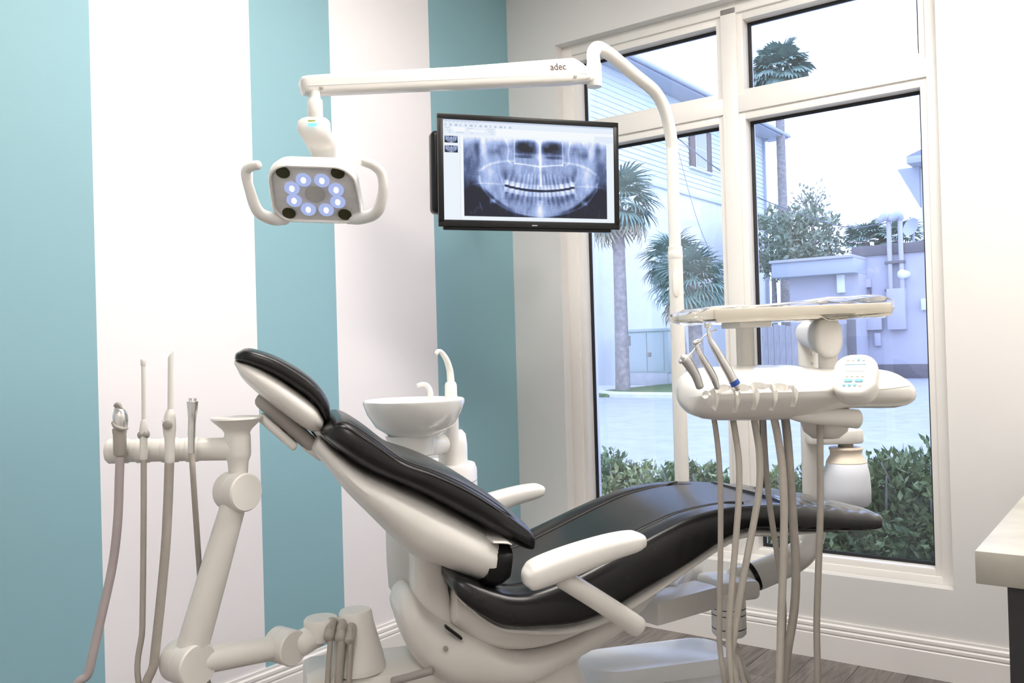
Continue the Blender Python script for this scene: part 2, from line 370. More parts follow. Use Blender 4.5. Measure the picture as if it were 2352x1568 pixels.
mk('backrest_shell', slab([((-.722, 1.080), (-.700, 1.111), .10), ((-.684, 1.034), (-.66, 1.075), .16), ((-.648, .984), (-.61, 1.038), .20), ((-.592, .922), (-.555, 1.011), .225), ((-.526, .849), (-.50, .985), .238),
    ((-.497, .827), (-.45, .957), .246), ((-.448, .807), (-.40, .926), .252), ((-.399, .783), (-.355, .898), .252), ((-.362, .766), (-.325, .880), .248), ((-.342, .762), (-.318, .874), .24)], 3.2, wb=0.8), plastic, chair)
mk('backrest_end_cap', slab([((-.365, .772), (-.345, .872), .246), ((-.335, .765), (-.312, .866), .247), ((-.310, .778), (-.296, .862), .242)], 4.5), blackp, chair)
mk('backrest_lip', slab([((-.345, .870), (-.345, .884), .25), ((-.315, .866), (-.314, .880), .25), ((-.302, .862), (-.302, .873), .245)], 3), plastic, chair)

# seat: dished cushion running out to the toe end
S_ = [-.432, -.424, -.405, -.38, -.34, -.30, -.25, -.17, -.09, .0, .07, .14, .23, .30, .40, .50, .60, .67, .705, .718]
ZT = [.797, .803, .799, .786, .768, .757, .757, .777, .806, .842, .868, .890, .904, .905, .899, .884, .864, .849, .841, .833]
ZB = [.776, .762, .743, .725, .699, .690, .685, .681, .697, .734, .762, .792, .835, .852, .838, .826, .815, .810, .810, .818]
WD = [.225, .24, .25, .258, .265, .27, .27, .268, .264, .258, .252, .246, .238, .230, .216, .204, .194, .184, .170, .150]
BO = [0, 0, 0, .002, .004, .006, .007, .007, .007, .006, .005, .004, .002, .001, 0, 0, 0, 0, 0, 0]
FT = catmull([np.array(q) for q in zip(S_, ZT, WD, BO)], 8)
def seat_z(s, l):
    w = np.interp(s, FT[:, 0], FT[:, 2]); u = abs(l)/w; z = np.interp(s, FT[:, 0], FT[:, 1]); bo = np.interp(s, FT[:, 0], FT[:, 3])
    z = z+bo*math.exp(-((u-.76)/.13)**2)
    return z-(.006*math.exp(-((abs(l)-.157)/.008)**2) if -.32 < s < .33 else 0)
rings = []
Q = catmull([np.array(q) for q in zip(S_, ZT, ZB, WD, BO)], 5)
for s, zt, zb, w, bo in Q:
    pts = []; th = zt-zb; us = np.concatenate([np.linspace(-.9, -.66, 12), np.linspace(-.62, -.5, 9), np.linspace(-.4, .4, 7), np.linspace(.5, .62, 9), np.linspace(.66, .9, 12)])
    rd = min(.05, th*.62)
    for u in us: pts.append((u*w, seat_z(s, u*w)))
    ze = seat_z(s, .9*w)
    for k in range(1, 7):      # rounded shoulder
        a = math.pi/2*k/6; pts.append((.9*w+.1*w*math.sin(a), ze-rd*(1-math.cos(a))))
    rb_ = min(.018, th*.2)
    for k in range(0, 5):
        a = math.pi/2*k/4; pts.append((w-rb_*(1-math.cos(a)), zb+rb_*(1-math.sin(a))))
    lower = pts[-5:]; shoulder = pts[len(us):-5]
    full = [(-x, z) for x, z in lower[::-1]]+[(-x, z) for x, z in shoulder[::-1]]+pts[:len(us)]+shoulder+lower
    rings.append(np.array([ch(s, l, z) for l, z in full]))
st = mk('seat', loft(rings), leather, chair)
for k in (-1, 1):
    mk('seam', tube([ch(s, k*.157, seat_z(s, .157)+.0035) for s in np.linspace(-.30, .245, 20)]+[ch(.27, k*.166, seat_z(.27, .166)+.003), ch(.30, k*.185, seat_z(.30, .185)+.002)], 0.0028, 8), piping, st)
mk('seat_shell', slab([((-.40, .722), (-.40, .742), .20), ((-.34, .672), (-.345, .700), .23), ((-.28, .650), (-.29, .690), .24), ((-.17, .632), (-.17, .683), .238), ((-.06, .648), (-.07, .703), .232), ((.06, .700), (.05, .752), .224),
    ((.16, .752), (.15, .797), .215), ((.29, .808), (.28, .848), .205), ((.40, .806), (.39, .838), .195), ((.55, .806), (.55, .820), .17), ((.66, .810), (.66, .814), .14)], 3.0, wb=0.72), plastic, chair)

def armrest(k):
    a = mk('armrest', slab([((-.306, .808), (-.305, .844), .033), ((-.290, .801), (-.288, .860), .039), ((-.22, .818), (-.22, .880), .040), ((-.13, .845), (-.13, .897), .040), ((-.070, .859), (-.070, .902), .039), ((-.049, .868), (-.049, .897), .033)], 3.0, l0=.365*k), plastic_g, chair)
    mk('arm_support', tube([ch(-.225, .362*k, .815), ch(-.13, .352*k, .748), ch(-.05, .335*k, .688)], [.021, .0215, .023], 16), plastic, a)
    mk('support_pin', tube([ch(-.055, .335*k, .690), ch(-.055, .19*k, .682)], .012, 12), greyplastic, a)
armrest(-1); armrest(1)

# underside: neck, lift cover, column, base
mk('back_neck', slab([((-.505, .640), (-.395, .640), .052), ((-.500, .70), (-.405, .70), .055), ((-.497, .75), (-.412, .75), .058), ((-.495, .80), (-.41, .80), .064), ((-.50, .85), (-.40, .85), .07)], 3.5, l0=-.02, round_ends=False), plastic, chair)
mk('lift_cover', slab([((-.535, .670), (-.535, .705), .085), ((-.522, .625), (-.525, .728), .11), ((-.497, .575), (-.50, .738), .125), ((-.46, .535), (-.466, .700), .137), ((-.41, .51), (-.41, .658), .15), ((-.35, .50), (-.35, .642), .155), ((-.30, .495), (-.30, .612), .157),
    ((-.25, .495), (-.25, .596), .158), ((-.20, .508), (-.20, .596), .155), ((-.15, .530), (-.15, .607), .15), ((-.08, .555), (-.08, .632), .14), (( .0, .590), (-.0, .655), .13), ((.10, .665), (.09, .72), .115)], 3.0, wb=0.85), plastic, chair)
mk('lift_slot', obox((-.437, .672), (-.40, .640), .02, .006, .002, -.135), blackp, chair)
mk('lift_screw', lathe([(.006, 0), (.006, .003), (.003, .004)], ch(-.44, -.148, .625), -E2), greyplastic, chair)
mk('under_seat_cradle', slab([((-.41, .655), (-.40, .735), .12), ((-.34, .60), (-.33, .69), .14), ((-.25, .585), (-.25, .66), .15), ((-.15, .60), (-.15, .65), .15), ((-.03, .64), (-.03, .675), .14)], 3), plastic, chair)
mk('lift_column', slab([((-.45, .06), (.02, .06), .12), ((-.44, .30), (-.02, .30), .12), ((-.42, .56), (-.10, .56), .12)], 4, round_ends=False), plastic, chair)
mk('release_lever', tube([ch(-.555, -.10, .548), ch(-.47, -.13, .572)], .009, 10), greyplastic, chair)
def hood(s0, s1, l0, l1, z0, z1, r):
    A = rrect(s1-s0, l1-l0, r, 6); rings = []
    for k, z in ((1.0, z0), (1.0, z1-.05), (.985, z1-.025), (.955, z1-.008), (.91, z1)):
        rings.append(np.array([ch((s0+s1)/2+a*k, (l0+l1)/2+b*k, z) for a, b in A]))
    return loft(rings)
enamel = mat('white_enamel', (.86, .86, .85), .3, var=.01)
bc = mk('base_cover', hood(0.0, .46, .10, .31, .05, .42, .08), enamel, chair)
mk('cover_step', hood(-.08, .44, -.28, .14, .05, .38, .10), enamel, bc)
mk('base_plate', hood(-.55, .55, -.30, .30, 0.0, .06, .12), plastic, chair)

# clear plastic slip over the toe end
def slip():
    rings = []
    for s in np.linspace(.41, .735, 60):
        sc_ = min(s, .715); w = np.interp(sc_, S_, WD)+.006; zt = np.interp(sc_, S_, ZT)+.006; zb = np.interp(sc_, S_, ZB)-.006
        k = 1.0 if s < .715 else max(.2, 1-(s-.715)*22)
        c = ch(s, 0, (zt+zb)/2); r = sring(c, E2, ZV, w*(.6+.4*k), (zt-zb)/2*(.55+.45*k)+.002, 4.0, 48)
        t_ = np.linspace(0, 6.283, 48, endpoint=False); r += (.0014*np.sin(s*130+3*np.sin(t_*2))+.001*np.sin(s*70+t_*5))[:, None]*ZV[None]; rings.append(r)
    return loft(rings, cap=False)
tag(mk('plastic_slip', slip(), film_m), 'clear plastic slip stretched over the toe end of the chair', 'plastic cover')

# ================================================================== DENTAL LIGHT
LZ = 2.15
pole_b = at(1566, 1085, 2.75)
light = empty('dental_light', (pole_b[0], pole_b[1], 0.56))
tag(light, 'overhead dental examination light on a tall bent pole', 'dental light')
PX, PY = pole_b[0], pole_b[1]
zj = at(1546, 566, 2.75)[2]
mk('pole', tube([(PX, PY, .60), (PX, PY, zj)], .0222, 24, dome=False, smooth=False), plastic_g, light)
mk('pole_collar', lathe([(.0225, -.004), (.0235, 0), (.0228, .018), (.0195, .032), (.0185, .034)], (PX, PY, zj-.034), ZV), plastic_g, light)
mk('pole_badge', prism([(.0105*math.cos(a), .026*math.sin(a)+(.018 if math.sin(a) > 0 else -.018)) for a in np.linspace(0, 2*math.pi, 28, endpoint=False)], np.array([PX, PY, at(1548, 650, 2.75)[2]])+unit(CAM-np.array([PX, PY, 1.3]))*.0205, R0, ZV, -FH, 0, .0035, .001), plastic, light)
zt = at(1537, 330, 2.75)[2]
piv = at(1364, 150, 2.5)
b1 = at(1530, 262, 2.74); b2 = at(1505, 212, 2.71); b3 = at(1405, 128, 2.56); b4 = at(1375, 110, 2.515); b5 = np.array([piv[0], piv[1], at(1362, 120, 2.5)[2]])
mk('upper_pole', tube([(PX, PY, zj-.01), (PX, PY, zt-.3), (PX, PY, zt-.06), (PX, PY, zt), b1, b2, at(1455, 170, 2.63), b3, b4, b5, b5-ZV*.03], .0188, 20, sub=7), plastic_g, light)
mk('pivot_sleeve', lathe([(.0205, 0), (.0215, .006), (.0215, .062), (.0205, .066)], (piv[0], piv[1], at(1363, 200, 2.5)[2]), ZV), plastic_g, light)
# spring arm from the pivot to the lamp head
aR = at(1345, 172, 2.49); aL = at(692, 200, LZ)
aR = np.array([aR[0], aR[1], aR[2]]); dx = unit(aR-aL); side = unit(np.cross(ZV, dx)); upv = np.cross(dx, side); LEN = np.linalg.norm(aR-aL)
def arm_ring(t, zlo, zhi, w, n=5): return sring(aL+dx*(t*LEN)+upv*(zlo+zhi)/2, side, upv, w, (zhi-zlo)/2, n, 32)
mk('spring_arm', loft([arm_ring(-.002, -.008, .016, .016), arm_ring(.004, -.018, .022, .022), arm_ring(.02, -.021, .024, .025), arm_ring(.08, -.0215, .0255, .0255), arm_ring(.5, -.022, .031, .0275), arm_ring(.9, -.024, .043, .029), arm_ring(.945, -.024, .044, .029), arm_ring(.975, -.022, .03, .028), arm_ring(1.0, -.018, .012, .026)]), plastic_g, light)
mk('arm_cover_joint', loft([arm_ring(.012, -.0045, -.0030, .0262, 12), arm_ring(.5, -.0045, -.003, .0282, 12), arm_ring(.985, -.0045, -.003, .0294, 12)]), plastic, light)
mk('arm_knuckle', rbox(aR+dx*.008-upv*.006, (.07, .044, .034), .010, ax=[dx, side, upv], segs=3), plastic_g, light)
for t, zz in ((.052, -.011), (.936, -.011)):
    mk('arm_screw', lathe([(.005, 0), (.005, .0012), (.003, .002)], aL+dx*t*LEN-side*(.0262 if t < .5 else .0292)+upv*zz, -side, 14), greyplastic, light)
def text_geo(txt, size, o, A, B, N, thick=0.0004):
    cu = bpy.data.curves.new('t', 'FONT'); cu.body = txt; cu.size = size; cu.extrude = thick; cu.align_x = 'CENTER'; cu.align_y = 'CENTER'; cu.resolution_u = 3
    ob = bpy.data.objects.new('t', cu); COL.objects.link(ob); dg = bpy.context.evaluated_depsgraph_get(); me = bpy.data.meshes.new_from_object(ob.evaluated_get(dg))
    V = np.array([v.co[:] for v in me.vertices]); Fc = [tuple(p.vertices) for p in me.polygons]
    bpy.data.objects.remove(ob); bpy.data.curves.remove(cu); bpy.data.meshes.remove(me)
    return np.asarray(o)[None]+V[:, :1]*np.asarray(A)[None]+V[:, 1:2]*np.asarray(B)[None]+V[:, 2:]*np.asarray(N)[None], Fc
letter_m = mat('brown_lettering', (0.10, 0.07, 0.055), 0.6, var=0.03)
letter_p = mat('pale_lettering', (0.72, 0.66, 0.60), 0.6, var=0.03)
lo = aL+dx*(.868*LEN)-side*.0293+upv*.017
mk('lettering', text_geo('a', .027, lo-dx*.0145, dx, upv, -side), letter_m, light)
mk('lettering', text_geo('dec', .027, lo+dx*.0105, dx, upv, -side), letter_m, light)
mk('lettering_dash', text_geo('-', .020, lo-dx*.0065+upv*.002, dx, upv, -side), letter_p, light)

# head: stem, neck and lamp
st0 = at(723, 216, LZ); st1 = at(722, 268, LZ)
mk('stem', lathe([(.0135, 0), (.0135, -.016), (.0185, -.022), (.0185, -.062), (.017, -.070)], (st0[0], st0[1], st0[2]+.006), ZV), plastic_g, light)
n_face = unit(-FH*.66-ZV*.75-R0*.02)            # the lamp looks down towards the chair
fx = unit(R0-n_face*(R0@n_face)); fx = unit(fx*math.cos(.06)-np.cross(n_face, fx)*math.sin(.06)); fy = np.cross(n_face, fx)     # fx right, fy up across the face
if fy[2] < 0: fy = -fy
hc = at(723, 447, LZ)                             # centre of the lens
# neck plate from stem down to the back of the housing
npts = [(at(722, 272, LZ), .0385), (at(722, 300, LZ-.012), .0395), (at(735, 325, LZ-.008), .036), (at(742, 345, LZ+.02), .031), (at(744, 372, LZ+.05), .030)]
rings = []
NP = catmull([np.append(p, w) for p, w in npts], 5)
for i, q in enumerate(NP):
    d = unit(NP[min(i+1, len(NP)-1)][:3]-NP[max(i-1, 0)][:3]); b = unit(np.cross(d, R0)); k = .5 if i == 0 else (.85 if i == 1 else 1)
    rings.append(sring(q[:3], R0, b, q[3]*k, .019*k, 3, 28))
neck = mk('neck', loft(rings), plastic, light)
mk('indicator', rbox(at(717, 286, LZ-.034), (.022, .004, .007), .001, ax=[R0, -FH, ZV]), emit('cyan_indicator', (.25, .75, .95), 1.6), neck)
mk('indicator_label', rbox(at(716, 277, LZ-.034), (.018, .003, .004), .0008, ax=[R0, -FH, ZV]), mat('lime_print', (.55, .62, .15), .5), neck)
def hring(w, h, r, d, k=1.0, dy=0.0):
    out = []
    for a, b in rrect(w*k, h*k, r*k, 6):
        bow = 1+.06*(1-(a/(w*k/2))**2)*0
        tap = 1-.06*(b/(h*k/2))          # wider towards the bottom edge
        out.append(hc+fx*(a*(1-.05*(b/(h*k/2)))) * 1.0+fy*(b+dy)*1.0+n_face*d)
    return np.array(out)
HW, HH = .218, .178
lamp = mk('lamp_housing', loft([hring(HW, HH, .05, -.052, .55), hring(HW, HH, .05, -.049, .78), hring(HW, HH, .05, -.038, .94), hring(HW, HH, .05, -.022, 1.0), hring(HW, HH, .05, -.004, 1.0), hring(HW, HH, .05, .003, .975), hring(HW, HH, .05, .004, .945), hring(HW, HH, .05, -.002, .93), hring(HW, HH, .05, -.006, .925)]), plastic_g, light)
face_m = mat('frosted_lamp_face', (0.72, 0.71, 0.70), 0.3, var=0.06, scale=25)
mk('lamp_face', loft([hring(HW, HH, .05, -.0055, .915), hring(HW, HH, .05, -.0045, .90)]), face_m, lamp)
led_m = emit('led_glow', (.80, .87, 1.0), 6.0)
led_r = emit('led_lens_glow', (.42, .50, .82), 1.0)
for k in range(8):
    a = math.radians(22.5+45*k); c = hc+fx*.0575*math.cos(a)+fy*.049*math.sin(a)-n_face*.004-fy*.003
    l_ = mk('led_cell', lathe([(.0185, .0), (.0185, .0042), (.0165, .0048), (.008, .001)], c, n_face, 24, A=fx), led_r, lamp)
    mk('led', lathe([(.0, .0), (.0078, .002), (.0078, .0052), (.0, .0065)], c, n_face, 14, sx=.75, A=fx), led_m, l_)
olive = mat('olive_port', (.05, .048, .02), .25, var=.2)
for a, b in ((-.068, .062), (.062, .066), (-.072, -.063), (.066, -.062)):
    mk('sensor_port', lathe([(.0, 0), (.0165, .001), (.0165, .0035), (.0, .004)], hc+fx*a+fy*b-n_face*.005, n_face, 22), olive, lamp)
mk('lamp_centre', lathe([(.0, 0), (.024, .0005), (.024, .003), (.0, .0036)], hc-n_face*.005, n_face, 24), mat('grey_lamp_centre', (.5, .49, .47), .35, var=.1), lamp)
for P in ([(655, 502, .065), (625, 502, .03), (592, 484, .0), (572, 430, -.02), (565, 395, -.03), (578, 382, -.04), (594, 379, -.045)],
          [(800, 500, .065), (832, 500, .03), (866, 485, .0), (880, 440, -.02), (876, 400, -.03), (858, 380, -.04), (834, 371, -.045)]):
    mk('handle', tube([at(x, y, LZ+.02+d) for x, y, d in P], [.016, .016, .0145, .0125, .012, .0118, .0112], 16, sub=7), plastic_g, light)
mk('pole_mount', merge(lathe([(.0, -.03), (.05, -.028), (.055, -.02), (.055, .03), (.045, .045), (.024, .06)], (PX, PY, .60), ZV), rbox(np.array([PX, PY, .595])*.5+ch(.22, .12, .63)*.5, (.30, .07, .05), .012, ax=[unit(ch(.22, .12, 0)-np.array([PX, PY, 0])), np.cross(ZV, unit(ch(.22, .12, 0)-np.array([PX, PY, 0]))), ZV])), plastic, light)

# ================================================================== WALL MONITOR
tl, tr, bl, br = at(1008, 260, 3.3), at(1425, 282, 3.5), at(1004, 519, 3.3), at(1417, 528, 3.5)
mc = (tl+tr+bl+br)/4; mx_ = unit((tr-tl)+(br-bl)); my_ = unit((tl-bl)+(tr-br)); mn = unit(np.cross(mx_, my_)); my_ = np.cross(mn, mx_)
MW = (np.linalg.norm(tr-tl)+np.linalg.norm(br-bl))/2; MH = (np.linalg.norm(tl-bl)+np.linalg.norm(tr-br))/2
mon = empty('wall_monitor', mc-my_*MH/2); tag(mon, 'black flat monitor showing a dental x-ray on a wall arm', 'monitor')
def mp(a, b, n=0.0): return mc+mx_*a*MW/2+my_*b*MH/2+mn*n
def mring(w, h, y0, y1): # frame of four bars
    bw = .021
    return merge(rbox(mp(0, 1)-my_*bw/2+mn*(y0+y1)/2, (MW, bw, y1-y0), .002, ax=[mx_, my_, mn]), rbox(mp(0, -1)+my_*.013+mn*(y0+y1)/2, (MW, .026, y1-y0), .002, ax=[mx_, my_, mn]),
                 rbox(mp(-1, 0)+mx_*bw/2+mn*(y0+y1)/2, (bw, MH-.03, y1-y0), .002, ax=[mx_, my_, mn]), rbox(mp(1, 0)-mx_*bw/2+mn*(y0+y1)/2, (bw, MH-.03, y1-y0), .002, ax=[mx_, my_, mn]))
mk('bezel', mring(0, 0, -.012, .004), blackp, mon)
mk('back_shell', merge(rbox(mp(0, 0, -.026), (MW-.01, MH-.01, .03), .006, ax=[mx_, my_, mn]), rbox(mp(0, -.1, -.055), (MW*.7, MH*.6, .035), .012, ax=[mx_, my_, mn])), blackp, mon)
mk('maker_mark', rbox(mp(.03, -.955, .0045), (.022, .004, .0006), .0002, ax=[mx_, my_, mn]), greyplastic, mon)
mk('speaker_bar', rbox(mp(-.02, -1.0, -.012)-my_*.004, (MW*.93, .014, .02), .004, ax=[mx_, my_, mn]), blackp, mon)
wallpt = np.array([0.0, -.42, mc[2]+.02]); back = mp(-.1, 0, -.075); elbow = np.array([.36, -.50, mc[2]+.02])
mk('wall_plate', rbox(wallpt+XV*.02+ZV*.03, (.04, .12, .18), .006), blackp, mon)
mk('swing_arm', merge(tube([wallpt+XV*.05, elbow], .018, 12), tube([elbow-ZV*.045, elbow+ZV*.045], .024, 14)), blackp, mon)
mk('swing_arm', merge(tube([elbow, back-mn*.01], .018, 12), rbox(back, (.16, .16, .014), .004, ax=[mx_, my_, mn])), blackp, mon)
mk('media_box', rbox(at(1003, 397, 3.40), (.05, .315, .07), .018, ax=[mx_, my_, mn], segs=3), blackp, mon)

def xray(nx=520, ny=292):
    U, V = np.meshgrid(np.linspace(0, 1, nx), np.linspace(0, 1, ny)); rgb = np.zeros((ny, nx, 3))
    page = np.array([.86, .93, 1.0]); rgb[:] = page
    rgb[V < .15] = np.array([.80, .88, .98]); rgb[(V > .075) & (V < .15) & (U > .30)] = np.array([.93, .97, 1.0])
    rgb[V < .018] = np.array([.55, .63, .80])
    r2 = np.random.default_rng(3)
    def rect(u0, v0, u1, v1, c, a=1.0):
        k = (U >= u0) & (U <= u1) & (V >= v0) & (V <= v1); rgb[k] = rgb[k]*(1-a)+np.array(c)*a
    for i in range(14): rect(.012+.028*i, .045, .020+.028*i+.004*(i % 3), .068, (.25, .33, .55), .55)
    for i in range(9): rect(.012+.022*i, .024, .026+.022*i, .034, (.4, .48, .62), .45)
    for j in range(3):
        for i, (a, b) in enumerate(((.012, .05), (.055, .12), (.135, .17), (.25, .29))): rect(a+.01*j, .082+.022*j, b, .092+.022*j, (.50, .58, .72), .5)
    rect(.045, .080, .125, .094, (1, 1, 1)); rect(.06, .10, .125, .116, (1, 1, 1)); rect(.15, .10, .235, .116, (.97, .98, 1))
    rect(.094, .155, .0975, 1, (.62, .74, .92), .6); rect(.10, .155, .113, .98, (.95, .98, 1)); rect(.88, .10, .995, .17, (.78, .86, .97))
    # the picture
    x0, x1, y0, y1 = .115, .953, .165, .962
    A = (U-x0)/(x1-x0); B = (V-y0)/(y1-y0); ins = (A >= 0) & (A <= 1) & (B >= 0) & (B <= 1)
    g = lambda a, b, sa, sb, p=2: np.exp(-(np.abs((A-a)/sa)**p+np.abs((B-b)/sb)**p))
    def line(pts, w, amp):      # bright bone line through points
        P = catmull([np.array([a, b, 0.]) for a, b in pts], 10)[:, :2]; d = np.full(A.shape, 9.0)
        for (ax0, ay0), (ax1, ay1) in zip(P[:-1], P[1:]):
            vx, vy = (ax1-ax0)*1.75, ay1-ay0; t = np.clip((((A-ax0)*1.75)*vx+(B-ay0)*vy)/(vx*vx+vy*vy+1e-9), 0, 1)
            d = np.minimum(d, np.hypot((A-ax0)*1.75-t*vx, B-ay0-t*vy))
        return amp*np.exp(-(d/w)**2)
    arch = .985-.40*np.abs((A-.515)/.405)**2.2          # lower border of the jaw
    inside = 1/(1+np.exp((B-arch)/.010))
    I = .60+.06*(.5-B)+0*A
    I += .34*np.clip((.10-B)/.10, 0, 1)                 # bright skull base
    I -= .30*(g(.035, .42, .075, .26, 3)+g(.965, .45, .065, .26, 3))
    I -= .60*(1-inside)*np.clip((B-.50)*4.5, 0, 1)
    I += line([(.105, .50), (.12, .62), (.20, .80), (.34, .93), (.515, .985), (.69, .94), (.83, .83), (.915, .66), (.93, .54)], .014, .24)
    for sg, c0 in ((1, .5), (-1, .53)):
        m_ = lambda a: c0-sg*(.515-a)
        mm = lambda a: (a if sg == 1 else 1.03-a)
        I += .15*g(mm(.165), .47, .065, .20, 3)-.16*g(mm(.255), .44, .028, .12)                 # ramus and the space in front
        I += .26*g(mm(.135), .14, .024, .10, 3)-.30*g(mm(.095), .11, .022, .09)-.26*g(mm(.205), .175, .045, .045)
        I -= .16*g(mm(.265), .10, .045, .045); I += line([(mm(.11), .42), (mm(.17), .345), (mm(.25), .30), (mm(.335), .285)], .016, .20)
        I += line([(mm(.29), .02), (mm(.305), .15), (mm(.30), .27), (mm(.33), .33)], .010, .18)
        I += line([(mm(.235), .36), (mm(.25), .50), (mm(.28), .62)], .012, .14)+line([(mm(.05), .60), (mm(.13), .58), (mm(.26), .585)], .008, .14)
        I -= .55*g(mm(.075), .74, .05, .07, 2); I += line([(mm(.06), .68), (mm(.10), .80), (mm(.12), .92)], .010, .16)
        I += .40*g(mm(.195), .80, .020, .028, 3)
        I -= .80*g(mm(.425), .105, .076, .085, 4); I += .30*g(mm(.455), .075, .022, .040)+.16*g(mm(.40), .14, .03, .02)+.12*g(mm(.44), .17, .03, .016)
        I -= .34*g(mm(.41), .225, .065, .020, 4)
        I += line([(mm(.347), .02), (mm(.345), .20), (mm(.347), .32)], .007, .30)+line([(mm(.347), .315), (mm(.42), .325), (mm(.515), .345)], .009, .34)
    I += .42*np.exp(-((A-.525)/.008)**2)*(B < .60)+.20*np.exp(-((A-.52)/.030)**2)*np.clip((.45-B)*4, 0, 1)
    bt_ = lambda a: .655-.80*(a-.52)**2-.95*np.abs(a-.52)**3     # the gap between the rows
    bite = bt_(A); gap = np.abs(A-.52) < .245
    I -= .20*gap*np.exp(-((B-bite+.10)/.075)**2)+.16*gap*np.exp(-((B-bite-.11)/.08)**2)
    wds = [.0135, .0125, .0135, .0145, .0150, .0185, .0195, .0175]
    for sg in (-1, 1):
        cx = .52
        for k, w in enumerate(wds):
            cx += sg*w; bt = bt_(cx); lean = sg*(.05+.035*k); lean2 = -sg*(.03+.05*k); hu = (.205, .19, .21, .19, .18, .16, .15, .13)[k]; hl = (.17, .175, .20, .19, .185, .17, .16, .14)[k]
            for up in (1, 0):
                dB = (bt-B) if up else (B-bt); h = hu if up else hl; off = .014 if up else .018; l_ = lean if up else lean2
                t = np.clip((dB-off)/h, 0, 1); ww = w*(.86-.50*t**1.3); on = (dB > off) & (dB < h+off)
                body = np.exp(-np.abs((A-cx+(l_ if up else l_)*dB*.55)/ww)**4)*on
                if k >= 5: body *= 1-.55*np.exp(-((A-cx+l_*dB*.55)/(w*.16))**2)*np.clip((t-.45)*3, 0, 1)      # split roots
                crown = np.exp(-np.abs((A-cx)/(w*.92))**6)*((dB > off) & (dB < off+.06))
                I += body*(.20+.05*((k*3+up) % 3))*(1-.45*t)+crown*(.13+(.12 if k > 4 else .03))
            cx += sg*w
    I -= .62*gap*np.exp(-((B-bite-.002)/.0135)**2)
    I += .22*g(.52, .90, .05, .15)+.24*np.exp(-((A-.52)/.02)**2)*(B > .78)
    I -= .10*inside*np.exp(-((B-(arch-.17))/.07)**2)*(np.abs(A-.52) < .26)
    def noise(sx, sy, amp):
        nz = r2.normal(0, 1, (ny//sy+2, nx//sx+2)); nz = np.kron(nz, np.ones((sy, sx)))[:ny, :nx]
        for ax_i, st_ in ((0, sy), (1, sx)):
            for q in range(3): nz = (nz+np.roll(nz, max(1, st_//2), ax_i))/2
        return nz*amp
    I = I+noise(9, 14, .06)+noise(4, 12, .045)+noise(3, 3, .02)
    I = np.clip(I, .015, 1.0)
    tone = np.stack([np.interp(I, [0, .35, .7, 1], [.005, .085, .40, .93]), np.interp(I, [0, .35, .7, 1], [.006, .125, .52, .97]), np.interp(I, [0, .35, .7, 1], [.012, .27, .86, 1.0])], -1)
    rgb[ins] = tone[ins]
    for v0 in (.165, .262):     # thumbnails
        sy = int(v0*ny); h = int(.075*ny); sx = int(.010*nx); w = int(.076*nx)
        iy = (y0+(y1-y0)*np.linspace(0, 1, h)); ix = (x0+(x1-x0)*np.linspace(0, 1, w))
        sub = rgb[(iy*(ny-1)).astype(int)][:, (ix*(nx-1)).astype(int)]; rgb[sy:sy+h, sx:sx+w] = sub*.75
    return rgb
def screen():
    nx, ny = 520, 292; rgb = xray(nx, ny); W_, H_ = MW-.038, MH-.046
    a = np.linspace(-.5, .5, nx)*W_; b = np.linspace(.5, -.5, ny)*H_
    g = mc[None, None]+mx_[None, None]*a[None, :, None]+my_[None, None]*(b[:, None, None]+.003)+mn[None, None]*.0012
    V = g.reshape(-1, 3); i = np.arange(nx*ny).reshape(ny, nx)
    Fc = np.stack([i[:-1, :-1], i[1:, :-1], i[1:, 1:], i[:-1, 1:]], -1).reshape(-1, 4)
    c = V.mean(0); me = bpy.data.meshes.new('screen'); me.from_pydata((V-c).tolist(), [], Fc.tolist())
    ca = me.color_attributes.new('picture', 'FLOAT_COLOR', 'POINT')
    ca.data.foreach_set('color', np.concatenate([rgb.reshape(-1, 3), np.ones((nx*ny, 1))], 1).astype(np.float32).ravel())
    mt = bpy.data.materials.new('lit_screen'); mt.use_nodes = True; nt = mt.node_tree; N = nt.nodes; bs = N['Principled BSDF']
    at_ = N.new('ShaderNodeAttribute'); at_.attribute_name = 'picture'; nt.links.new(at_.outputs['Color'], bs.inputs['Emission Color'])
    bs.inputs['Emission Strength'].default_value = 0.95; bs.inputs['Base Color'].default_value = (.01, .01, .012, 1); bs.inputs['Roughness'].default_value = .3; bs.inputs['Specular IOR Level'].default_value = .12
    me.materials.append(mt); o = bpy.data.objects.new('screen', me); COL.objects.link(o); place(o, c, mon)
screen()

# ================================================================== CUSPIDOR
bc_ = at(951, 921, 2.6)
cus = empty('cuspidor', (bc_[0], bc_[1], .52)); tag(cus, 'white ceramic cuspidor bowl with two spouts on a rounded support column', 'cuspidor')
RB = .149
bowl = mk('bowl', lathe([(.055, -.105), (.075, -.10), (.115, -.072), (.138, -.035), (RB, -.004), (RB, .003), (.145, .006), (.139, .001), (.128, -.022), (.09, -.05), (.03, -.06), (.0, -.061)], bc_, ZV, 56), ceramic, cus)
mk('bowl_drain', lathe([(.0, 0), (.022, .001), (.022, .004), (.0, .003)], bc_-ZV*.0605, ZV), steel, bowl)
mk('bowl_neck', lathe([(.052, -.155), (.066, -.153), (.068, -.13), (.07, -.112), (.076, -.098)], bc_-R0*.012, ZV, 36), ceramic, cus)
cc = at(990, 1100, 2.78)
pz = bc_[2]-.155
sw = np.array([cc[0], cc[1], 0])+R0*.072-FH*.02
mk('bowl_arm', merge(tube([bc_-R0*.012-ZV*.137, np.array([sw[0], sw[1], pz+.014])], [.030, .033], 18), lathe([(.0, .035), (.03, .034), (.042, .02), (.046, -.01), (.046, -.10), (.0, -.10)], (sw[0], sw[1], pz+.02), ZV)), ceramic, cus)
ctop = at(1030, 1062, 2.78)[2]
